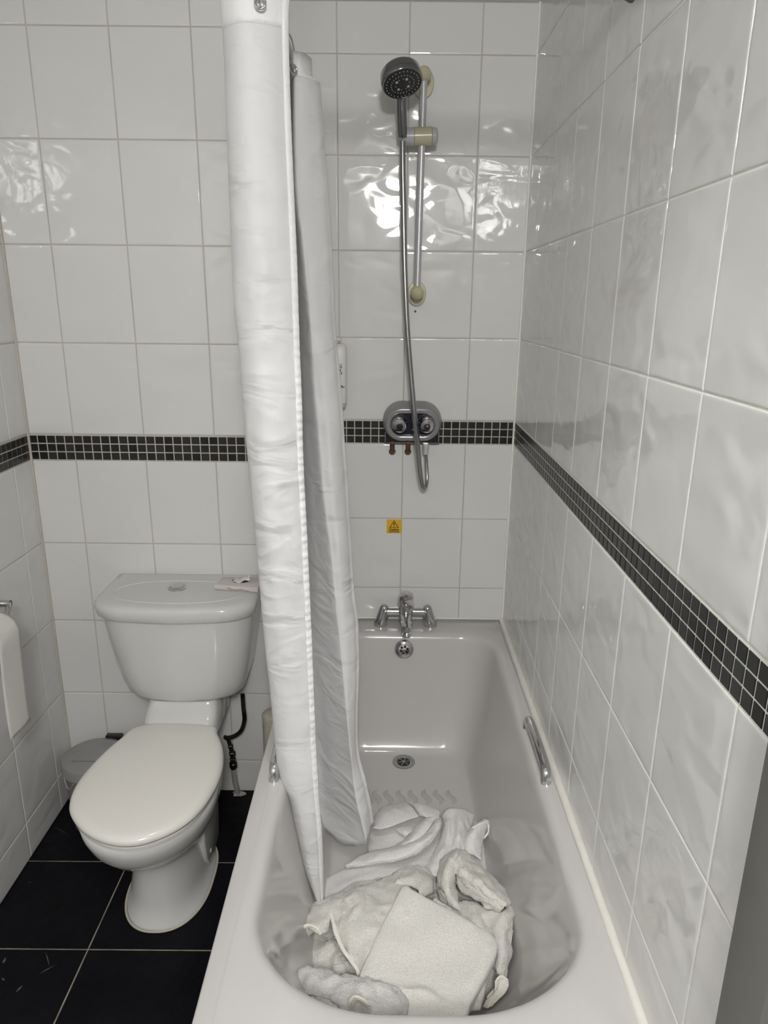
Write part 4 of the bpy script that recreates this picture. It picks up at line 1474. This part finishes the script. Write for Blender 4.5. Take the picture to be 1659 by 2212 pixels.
# folded corner right of it
sheet(body, [[(-0.3362, -0.5209, 0.18), (-0.3251, -0.5435, 0.186), (-0.3156, -0.57, 0.19), (-0.3062, -0.5936, 0.192)],
             [(-0.3079, -0.5388, 0.19), (-0.3032, -0.5699, 0.2), (-0.296, -0.593, 0.204), (-0.2887, -0.6115, 0.202)],
             [(-0.2454, -0.5636, 0.184), (-0.2493, -0.5838, 0.192), (-0.2532, -0.6062, 0.198), (-0.2604, -0.6211, 0.198)]], 0.004, wave=0.002, crease=0.0025)
# inner fold behind the long band
sheet(body, [[(-0.376, -0.6972, 0.18), (-0.3457, -0.6708, 0.186), (-0.3246, -0.6414, 0.19), (-0.3029, -0.6115, 0.192)],
             [(-0.3671, -0.732, 0.204), (-0.3354, -0.706, 0.212), (-0.3082, -0.6693, 0.214), (-0.2831, -0.6186, 0.208)],
             [(-0.3472, -0.7202, 0.196), (-0.3154, -0.7016, 0.206), (-0.2858, -0.6648, 0.208), (-0.2621, -0.6135, 0.204)]], 0.004, wave=0.002, crease=0.0025)
sheet(body, [[(-0.3751, -0.6245, 0.18), (-0.3654, -0.6514, 0.186), (-0.3477, -0.6693, 0.188)],
             [(-0.3531, -0.6407, 0.194), (-0.3456, -0.6595, 0.198), (-0.3357, -0.6655, 0.196)],
             [(-0.3237, -0.6233, 0.182), (-0.3219, -0.6285, 0.184), (-0.3201, -0.6343, 0.184)]], 0.003, wave=0.001)
# the long band that sweeps from the left to the top right
sheet(body, [[(-0.5057, -0.7506, 0.17), (-0.4448, -0.7188, 0.18), (-0.3822, -0.7102, 0.19), (-0.3347, -0.6959, 0.196), (-0.2914, -0.6617, 0.198), (-0.2616, -0.6098, 0.196)],
             [(-0.5032, -0.7596, 0.176), (-0.4364, -0.7523, 0.2), (-0.3752, -0.7518, 0.216), (-0.3289, -0.7371, 0.222), (-0.2845, -0.7029, 0.224), (-0.2535, -0.6314, 0.214)],
             [(-0.5012, -0.7626, 0.176), (-0.4303, -0.7704, 0.198), (-0.3717, -0.7759, 0.212), (-0.3276, -0.7554, 0.216), (-0.281, -0.7122, 0.218), (-0.2503, -0.6492, 0.212)],
             [(-0.4994, -0.7601, 0.17), (-0.4266, -0.7621, 0.182), (-0.3693, -0.7612, 0.192), (-0.3266, -0.7409, 0.196), (-0.2815, -0.6975, 0.198), (-0.2514, -0.6394, 0.194)]], 0.004, n=12, wave=0.002, crease=0.0025)
# right hump with its long pleats
sheet(body, [[(-0.2422, -0.5783, 0.18), (-0.2465, -0.6339, 0.182), (-0.2627, -0.69, 0.182), (-0.286, -0.7453, 0.184), (-0.3075, -0.7879, 0.186)],
             [(-0.2322, -0.5769, 0.198), (-0.2332, -0.6576, 0.212), (-0.2462, -0.7184, 0.212), (-0.269, -0.7692, 0.206), (-0.2905, -0.8123, 0.2)],
             [(-0.2091, -0.5742, 0.204), (-0.2177, -0.6446, 0.206), (-0.2302, -0.7168, 0.206), (-0.2464, -0.7718, 0.204), (-0.2652, -0.8216, 0.2)],
             [(-0.1878, -0.5727, 0.2), (-0.204, -0.6643, 0.218), (-0.2136, -0.7225, 0.216), (-0.2272, -0.7687, 0.206), (-0.2421, -0.8118, 0.2)],
             [(-0.1696, -0.5712, 0.19), (-0.1849, -0.6428, 0.2), (-0.1937, -0.6987, 0.2), (-0.2029, -0.7391, 0.198), (-0.2133, -0.7855, 0.194)],
             [(-0.1531, -0.5717, 0.178), (-0.164, -0.626, 0.186), (-0.171, -0.6848, 0.188), (-0.1718, -0.7254, 0.186), (-0.1658, -0.7721, 0.182)]], 0.004, wave=0.003, crease=0.0035)
# curled right-hand edge
sheet(body, [[(-0.199, -0.7302, 0.19), (-0.194, -0.701, 0.202), (-0.1819, -0.6743, 0.21), (-0.1601, -0.6504, 0.214), (-0.1372, -0.6304, 0.212)],
             [(-0.193, -0.7424, 0.202), (-0.1899, -0.7223, 0.216), (-0.1762, -0.6988, 0.224), (-0.1578, -0.676, 0.226), (-0.1333, -0.6522, 0.222)],
             [(-0.1749, -0.7461, 0.2), (-0.173, -0.7255, 0.212), (-0.1627, -0.7027, 0.218), (-0.1476, -0.6781, 0.216), (-0.1273, -0.6534, 0.212)],
             [(-0.1556, -0.7511, 0.186), (-0.1513, -0.7213, 0.192), (-0.1443, -0.6913, 0.194), (-0.1365, -0.6696, 0.192), (-0.1283, -0.647, 0.192)]], 0.004, wave=0.001)
sheet(body, [[(-0.1356, -0.6251, 0.21), (-0.122, -0.6259, 0.206), (-0.117, -0.6419, 0.2), (-0.1241, -0.6611, 0.192), (-0.1384, -0.6738, 0.186)],
             [(-0.135, -0.6501, 0.214), (-0.1265, -0.6481, 0.21), (-0.1239, -0.6553, 0.204), (-0.1289, -0.6646, 0.196), (-0.1393, -0.6729, 0.19)]], 0.004, wave=0.0)
body.obj('cloth', M['cotton'], tw1, smooth=180)
b1 = MB()
b1.tube([(-0.1712, -0.6789, 0.226), (-0.1553, -0.6711, 0.23), (-0.1357, -0.6594, 0.228), (-0.1262, -0.66, 0.22), (-0.1272, -0.6713, 0.208), (-0.1393, -0.6826, 0.196)], 0.0022, 8)
b1.obj('hem', M['towel_hem'], tw1)

# the crumpled cream bath towel
tw2 = thing('bath_towel', (-0.34, -0.98, 0.15), 'fluffy cream bath towel crumpled in deep folds under the folded mat', 'towel')
c2 = [(-0.3654, -0.9981)][0]
out2 = [(-0.585, -1.089), (-0.5944, -1.043), (-0.5993, -0.9975), (-0.5972, -0.9576), (-0.583, -0.9241), (-0.5473, -0.8934), (-0.4989, -0.8706), (-0.4639, -0.8427), (-0.4055, -0.8303), (-0.3496, -0.8033), (-0.3085, -0.8028), (-0.2732, -0.8312), (-0.2467, -0.8214), (-0.2049, -0.8113), (-0.1628, -0.8299), (-0.1338, -0.8575), (-0.1122, -0.9019), (-0.1196, -0.9769), (-0.1357, -1.024), (-0.153, -1.071), (-0.1704, -1.123), (-0.2244, -1.162), (-0.3446, -1.163), (-0.4663, -1.125), (-0.5298, -1.103)]
rid2 = [
    ([(-0.5507, -1.042), (-0.5263, -1.023), (-0.5067, -1.023)], 0.014, 0.020, 0.012),
    ([(-0.5073, -1.107), (-0.4932, -1.085), (-0.4719, -1.069)], 0.016, 0.018, 0.008),
    ([(-0.5059, -1.034), (-0.5083, -1.071), (-0.5103, -1.109)], 0.012, 0.020, 0.006),
    ([(-0.2309, -0.9083), (-0.2224, -0.9593), (-0.1969, -0.9994)], 0.020, 0.014, 0.018),
    ([(-0.2001, -0.9424), (-0.1916, -0.9834), (-0.1677, -1.026)], 0.020, 0.014, 0.018),
    ([(-0.2939, -0.909), (-0.2711, -0.9304), (-0.2473, -0.9534)], 0.024, 0.014, 0.010),
]
body = MB()
drape('sheet', out2, c2, dome(c2[0], c2[1] + 0.02, 0.36, 0.36, 0.170, 0.042), rid2, M['terry'], tw2, 0.162, thick=0.012, nang=260, nrad=70, rough=(0.003, 150), wav=0.006, into=body)
# left: sheet curling over an opening
sheet(body, [[(-0.5482, -0.8835, 0.19), (-0.503, -0.8618, 0.194), (-0.4568, -0.8347, 0.196), (-0.4092, -0.8228, 0.196)],
             [(-0.5738, -0.9274, 0.21), (-0.5172, -0.9147, 0.226), (-0.4758, -0.9028, 0.232), (-0.4269, -0.8869, 0.23)],
             [(-0.5903, -0.9787, 0.218), (-0.5436, -0.9686, 0.246), (-0.5073, -0.9578, 0.248), (-0.4674, -0.9368, 0.24)],
             [(-0.5732, -1.007, 0.246), (-0.5525, -1.016, 0.254), (-0.5336, -1.008, 0.25), (-0.5162, -0.9767, 0.242)],
             [(-0.5701, -1.007, 0.236), (-0.548, -1.024, 0.244), (-0.5332, -1.023, 0.24), (-0.5214, -0.9893, 0.23)]], 0.010, n=10, m=10, crease=0.0065, fuzz=0.0022)
sheet(body, [[(-0.5859, -1.091, 0.196), (-0.5948, -1.048, 0.198), (-0.5986, -1.005, 0.204), (-0.5908, -0.9749, 0.214), (-0.5673, -0.9396, 0.216)],
             [(-0.5813, -1.101, 0.206), (-0.5888, -1.061, 0.212), (-0.5895, -1.027, 0.224), (-0.5784, -1.006, 0.24), (-0.5549, -0.9751, 0.24)],
             [(-0.5651, -1.094, 0.196), (-0.5708, -1.056, 0.198), (-0.5695, -1.02, 0.204), (-0.5632, -0.9984, 0.214), (-0.5425, -0.9858, 0.226)]], 0.009, n=10, m=8, crease=0.0065, fuzz=0.0022)
# middle panel with its free edge falling to the front
sheet(body, [[(-0.5202, -0.9757, 0.246), (-0.5126, -1.008, 0.25), (-0.5057, -1.033, 0.248), (-0.4878, -1.065, 0.244), (-0.4693, -1.09, 0.24), (-0.4544, -1.112, 0.23)],
             [(-0.498, -0.9428, 0.25), (-0.4897, -0.9997, 0.262), (-0.4795, -1.038, 0.262), (-0.4623, -1.068, 0.258), (-0.4457, -1.095, 0.252), (-0.4327, -1.119, 0.24)],
             [(-0.4658, -0.889, 0.236), (-0.453, -0.9609, 0.256), (-0.4414, -1.019, 0.262), (-0.431, -1.055, 0.26), (-0.4209, -1.089, 0.254), (-0.4113, -1.115, 0.24)],
             [(-0.4056, -0.8396, 0.212), (-0.3987, -0.9229, 0.244), (-0.3924, -0.9908, 0.258), (-0.3894, -1.04, 0.256), (-0.3865, -1.082, 0.25), (-0.3836, -1.115, 0.24)],
             [(-0.3457, -0.7959, 0.2), (-0.342, -0.8876, 0.236), (-0.3414, -0.9621, 0.25), (-0.3405, -1.026, 0.25), (-0.3422, -1.076, 0.244), (-0.3436, -1.114, 0.24)]], 0.012, n=10, m=10, wave=0.008, crease=0.0065, fuzz=0.0022)
sheet(body, [[(-0.4978, -0.9448, 0.252), (-0.4789, -0.9835, 0.262), (-0.4807, -1.015, 0.262), (-0.4916, -1.054, 0.254)],
             [(-0.4744, -0.9333, 0.262), (-0.4626, -0.9749, 0.27), (-0.4681, -1.003, 0.27), (-0.4864, -1.031, 0.262)],
             [(-0.4545, -0.9121, 0.25), (-0.443, -0.9544, 0.258), (-0.4486, -0.9954, 0.258), (-0.4638, -1.031, 0.254)]], 0.010, crease=0.0065, fuzz=0.0022)
sheet(body, [[(-0.3529, -0.7903, 0.196), (-0.308, -0.7911, 0.2), (-0.284, -0.8263, 0.202), (-0.2908, -0.8744, 0.206)],
             [(-0.362, -0.8406, 0.226), (-0.3227, -0.8505, 0.238), (-0.301, -0.88, 0.24), (-0.3063, -0.9138, 0.236)],
             [(-0.3774, -0.8856, 0.238), (-0.3423, -0.891, 0.248), (-0.3256, -0.9107, 0.25), (-0.3269, -0.9412, 0.246)]], 0.012, crease=0.0065, fuzz=0.0022)
# right: upright fold, hood over the hollow, outer drop
sheet(body, [[(-0.2168, -0.7671, 0.236), (-0.2496, -0.7701, 0.214), (-0.2676, -0.8109, 0.208), (-0.2744, -0.856, 0.206), (-0.2677, -0.9008, 0.206)],
             [(-0.2194, -0.8012, 0.262), (-0.2485, -0.8217, 0.252), (-0.2646, -0.8648, 0.25), (-0.2684, -0.9016, 0.246), (-0.2543, -0.9393, 0.232)],
             [(-0.2235, -0.8196, 0.274), (-0.2447, -0.8528, 0.274), (-0.2569, -0.8925, 0.272), (-0.2583, -0.9243, 0.264), (-0.2439, -0.9533, 0.24)],
             [(-0.2268, -0.8201, 0.262), (-0.2377, -0.8518, 0.26), (-0.2451, -0.8847, 0.256), (-0.2435, -0.9186, 0.25), (-0.2334, -0.9538, 0.23)],
             [(-0.2281, -0.8064, 0.236), (-0.2339, -0.8318, 0.228), (-0.2364, -0.8671, 0.226), (-0.233, -0.9013, 0.22), (-0.2275, -0.9465, 0.214)]], 0.009, n=9, m=9, wave=0.006, crease=0.0065, fuzz=0.0022)
sheet(body, [[(-0.2168, -0.7726, 0.24), (-0.1953, -0.7656, 0.222), (-0.1645, -0.7954, 0.212), (-0.1299, -0.8414, 0.206), (-0.1029, -0.8886, 0.2)],
             [(-0.224, -0.8194, 0.268), (-0.1995, -0.832, 0.262), (-0.1717, -0.8632, 0.256), (-0.14, -0.9, 0.248), (-0.1146, -0.9355, 0.234)],
             [(-0.233, -0.8433, 0.272), (-0.211, -0.884, 0.286), (-0.1837, -0.9176, 0.286), (-0.1548, -0.9459, 0.28), (-0.1281, -0.9654, 0.262)],
             [(-0.2392, -0.8445, 0.262), (-0.2214, -0.9003, 0.284), (-0.1942, -0.9331, 0.286), (-0.1652, -0.9586, 0.282), (-0.1363, -0.9736, 0.266)],
             [(-0.2355, -0.8632, 0.24), (-0.2165, -0.9105, 0.266), (-0.1921, -0.9361, 0.27), (-0.1669, -0.9593, 0.268), (-0.1405, -0.968, 0.254)],
             [(-0.2278, -0.8651, 0.222), (-0.207, -0.9055, 0.244), (-0.1879, -0.9298, 0.248), (-0.1675, -0.9562, 0.248), (-0.1431, -0.9618, 0.24)]], 0.009, n=10, m=9, wave=0.006, crease=0.0065, fuzz=0.0022)
sheet(body, [[(-0.2387, -0.9084, 0.214), (-0.2131, -0.9118, 0.222), (-0.1878, -0.9302, 0.23), (-0.164, -0.9547, 0.238), (-0.1393, -0.974, 0.258), (-0.1086, -0.9254, 0.226)],
             [(-0.2297, -0.9543, 0.222), (-0.21, -0.9696, 0.238), (-0.186, -0.9698, 0.23), (-0.164, -0.9967, 0.25), (-0.1416, -1.01, 0.256), (-0.1164, -0.9714, 0.224)],
             [(-0.2099, -0.9999, 0.232), (-0.1923, -1.013, 0.246), (-0.1717, -1.009, 0.238), (-0.1597, -1.034, 0.252), (-0.147, -1.045, 0.252), (-0.1262, -1.015, 0.22)],
             [(-0.179, -1.04, 0.232), (-0.1712, -1.051, 0.238), (-0.1646, -1.06, 0.24), (-0.1602, -1.076, 0.246), (-0.1532, -1.078, 0.24), (-0.1414, -1.058, 0.212)],
             [(-0.178, -1.083, 0.218), (-0.1735, -1.094, 0.222), (-0.1698, -1.101, 0.222), (-0.1659, -1.106, 0.222), (-0.1612, -1.102, 0.214), (-0.1546, -1.094, 0.204)]], 0.011, n=9, m=9, wave=0.006, crease=0.0075, fuzz=0.0022)
body.obj('cloth', M['terry'], tw2, smooth=180)


def hem(pts, r, parent):
    mb = MB()
    q = spline(pts, 8)
    mb.tube(q, r, 10, flat=0.6)
    o = mb.obj('hem', M['towel_hem'], parent)
    return o


hem([(-0.5832, -1.103, 0.21), (-0.5923, -1.063, 0.214), (-0.5939, -1.031, 0.226), (-0.5867, -1.017, 0.24), (-0.5715, -1.016, 0.254), (-0.5565, -1.022, 0.258), (-0.5456, -1.028, 0.254), (-0.5409, -1.031, 0.246)], 0.0036, tw2)
hem([(-0.5203, -0.9835, 0.254), (-0.5128, -1.014, 0.256), (-0.5068, -1.036, 0.255), (-0.4893, -1.071, 0.251), (-0.4706, -1.095, 0.246), (-0.4582, -1.11, 0.242), (-0.4548, -1.119, 0.236)], 0.0042, tw2)
hem([(-0.1193, -0.9708, 0.236), (-0.1253, -1.003, 0.228), (-0.1355, -1.04, 0.218), (-0.1471, -1.067, 0.208), (-0.1563, -1.09, 0.204)], 0.0034, tw2)
flap = MB()
sheet(flap, [[(-0.1786, -1.125, 0.232), (-0.1714, -1.12, 0.238), (-0.1629, -1.119, 0.24), (-0.1502, -1.12, 0.232)],
             [(-0.1824, -1.138, 0.222), (-0.1715, -1.125, 0.216), (-0.1634, -1.124, 0.224), (-0.1511, -1.13, 0.224)],
             [(-0.1982, -1.151, 0.216), (-0.1887, -1.141, 0.206), (-0.1776, -1.138, 0.206), (-0.1634, -1.142, 0.212)],
             [(-0.208, -1.168, 0.216), (-0.1994, -1.163, 0.206), (-0.1928, -1.16, 0.204), (-0.189, -1.163, 0.21)]], 0.004, fuzz=0.0005)
flap.obj('corner_flap', M['towel_hem'], tw2, smooth=180)

# the folded mat on top
tw3 = thing('folded_towel', (-0.29, -0.98, 0.26), 'neatly folded square cream towel lying on top of the crumpled towel', 'towel')
c3 = [(-0.3199, -1.106)][0]
cor = [(-0.3548, -0.9347), (-0.178, -1.059), (-0.1702, -1.081), (-0.1794, -1.111), (-0.2222, -1.184), (-0.2542, -1.239), (-0.3607, -1.246), (-0.4224, -1.214), (-0.4605, -1.174), (-0.4516, -1.151), (-0.4214, -1.07), (-0.386, -0.9889), (-0.3669, -0.9435)]
q3 = []
for a, b in zip(cor, cor[1:] + cor[:1]):
    n3 = max(1, int(math.dist(a, b) / 0.022))
    for k in range(n3):
        q3.append((a[0] + (b[0] - a[0]) * k / n3, a[1] + (b[1] - a[1]) * k / n3))
rid3 = [
    ([(-0.3928, -1.01), (-0.358, -1.045), (-0.3441, -1.099), (-0.3523, -1.161)], -0.005, 0.030, 0.040),
    ([(-0.3478, -1.196), (-0.3195, -1.205), (-0.2983, -1.229)], 0.010, 0.012, 0.02),
    ([(-0.1818, -1.083), (-0.2014, -1.136), (-0.2353, -1.195)], 0.008, 0.018, 0.018),
    ([(-0.3729, -0.9855), (-0.3542, -1.025)], 0.004, 0.010, 0.02),
    ([(-0.3996, -1.193), (-0.3594, -1.199), (-0.3315, -1.217)], 0.006, 0.014, 0.014),
]


def base3(x, y):
    return 0.290 + 0.05 * (y + 0.98) * 0.3 - 0.012 * ((x + 0.30) / 0.18) ** 2


drape('folded_cloth', q3, c3, base3, rid3, M['terry_flat'], tw3, lambda x, y: base3(x, y) - 0.006, thick=0.022, nang=260, nrad=70, rough=(0.0004, 210), wav=0.002, power=14.0)
lay = MB()
sheet(lay, [[(-0.1945, -1.118, 0.262), (-0.2141, -1.152, 0.262), (-0.2328, -1.184, 0.262), (-0.2475, -1.212, 0.262)],
            [(-0.1963, -1.118, 0.25), (-0.2035, -1.15, 0.248), (-0.2096, -1.174, 0.246), (-0.2175, -1.197, 0.244)]], 0.007)
lay.obj('lower_layer', M['terry_flat'], tw3, smooth=180)

# the white towel bundled at the front, against the sloping end
tw4 = thing('bath_towel', (-0.45, -1.15, 0.25), 'white towel bundled in a roll along the near rim of the bath', 'towel')
body = MB()
sheet(body, [[(-0.5824, -1.141, 0.252), (-0.5623, -1.135, 0.262), (-0.5252, -1.145, 0.268), (-0.4795, -1.158, 0.27), (-0.4289, -1.169, 0.27), (-0.3876, -1.177, 0.268), (-0.3613, -1.184, 0.26)],
             [(-0.5812, -1.158, 0.268), (-0.5594, -1.158, 0.284), (-0.5213, -1.169, 0.292), (-0.4765, -1.184, 0.296), (-0.4256, -1.195, 0.296), (-0.3859, -1.202, 0.292), (-0.3588, -1.206, 0.276)],
             [(-0.5693, -1.177, 0.276), (-0.5383, -1.19, 0.296), (-0.5011, -1.204, 0.304), (-0.462, -1.218, 0.308), (-0.4195, -1.225, 0.306), (-0.3816, -1.232, 0.302), (-0.3579, -1.228, 0.284)],
             [(-0.5587, -1.192, 0.282), (-0.525, -1.21, 0.298), (-0.4908, -1.231, 0.308), (-0.4552, -1.247, 0.312), (-0.4164, -1.253, 0.31), (-0.3819, -1.252, 0.304), (-0.3606, -1.242, 0.288)],
             [(-0.5513, -1.194, 0.276), (-0.5191, -1.214, 0.29), (-0.4864, -1.235, 0.298), (-0.4536, -1.253, 0.3), (-0.4163, -1.259, 0.298), (-0.3832, -1.256, 0.292), (-0.3663, -1.246, 0.284)]], 0.016, n=10, m=9, fuzz=0.0026, wave=0.009, crease=0.008)
body.obj('cloth', M['terry_white'], tw4, smooth=180)
lip = MB()
sheet(lip, [[(-0.4693, -1.252, 0.318), (-0.4688, -1.25, 0.33), (-0.4615, -1.247, 0.338), (-0.449, -1.25, 0.341), (-0.4379, -1.254, 0.338), (-0.4253, -1.257, 0.326)],
            [(-0.4657, -1.258, 0.324), (-0.464, -1.257, 0.336), (-0.4586, -1.255, 0.343), (-0.4498, -1.258, 0.346), (-0.4405, -1.261, 0.342), (-0.4306, -1.261, 0.33)],
            [(-0.4592, -1.251, 0.314), (-0.4574, -1.247, 0.318), (-0.4536, -1.245, 0.322), (-0.4492, -1.246, 0.322), (-0.443, -1.248, 0.32), (-0.4363, -1.25, 0.314)]], 0.004, fuzz=0.0004, wave=0.0)
lip.obj('hem', M['towel_hem'], tw4, smooth=180)
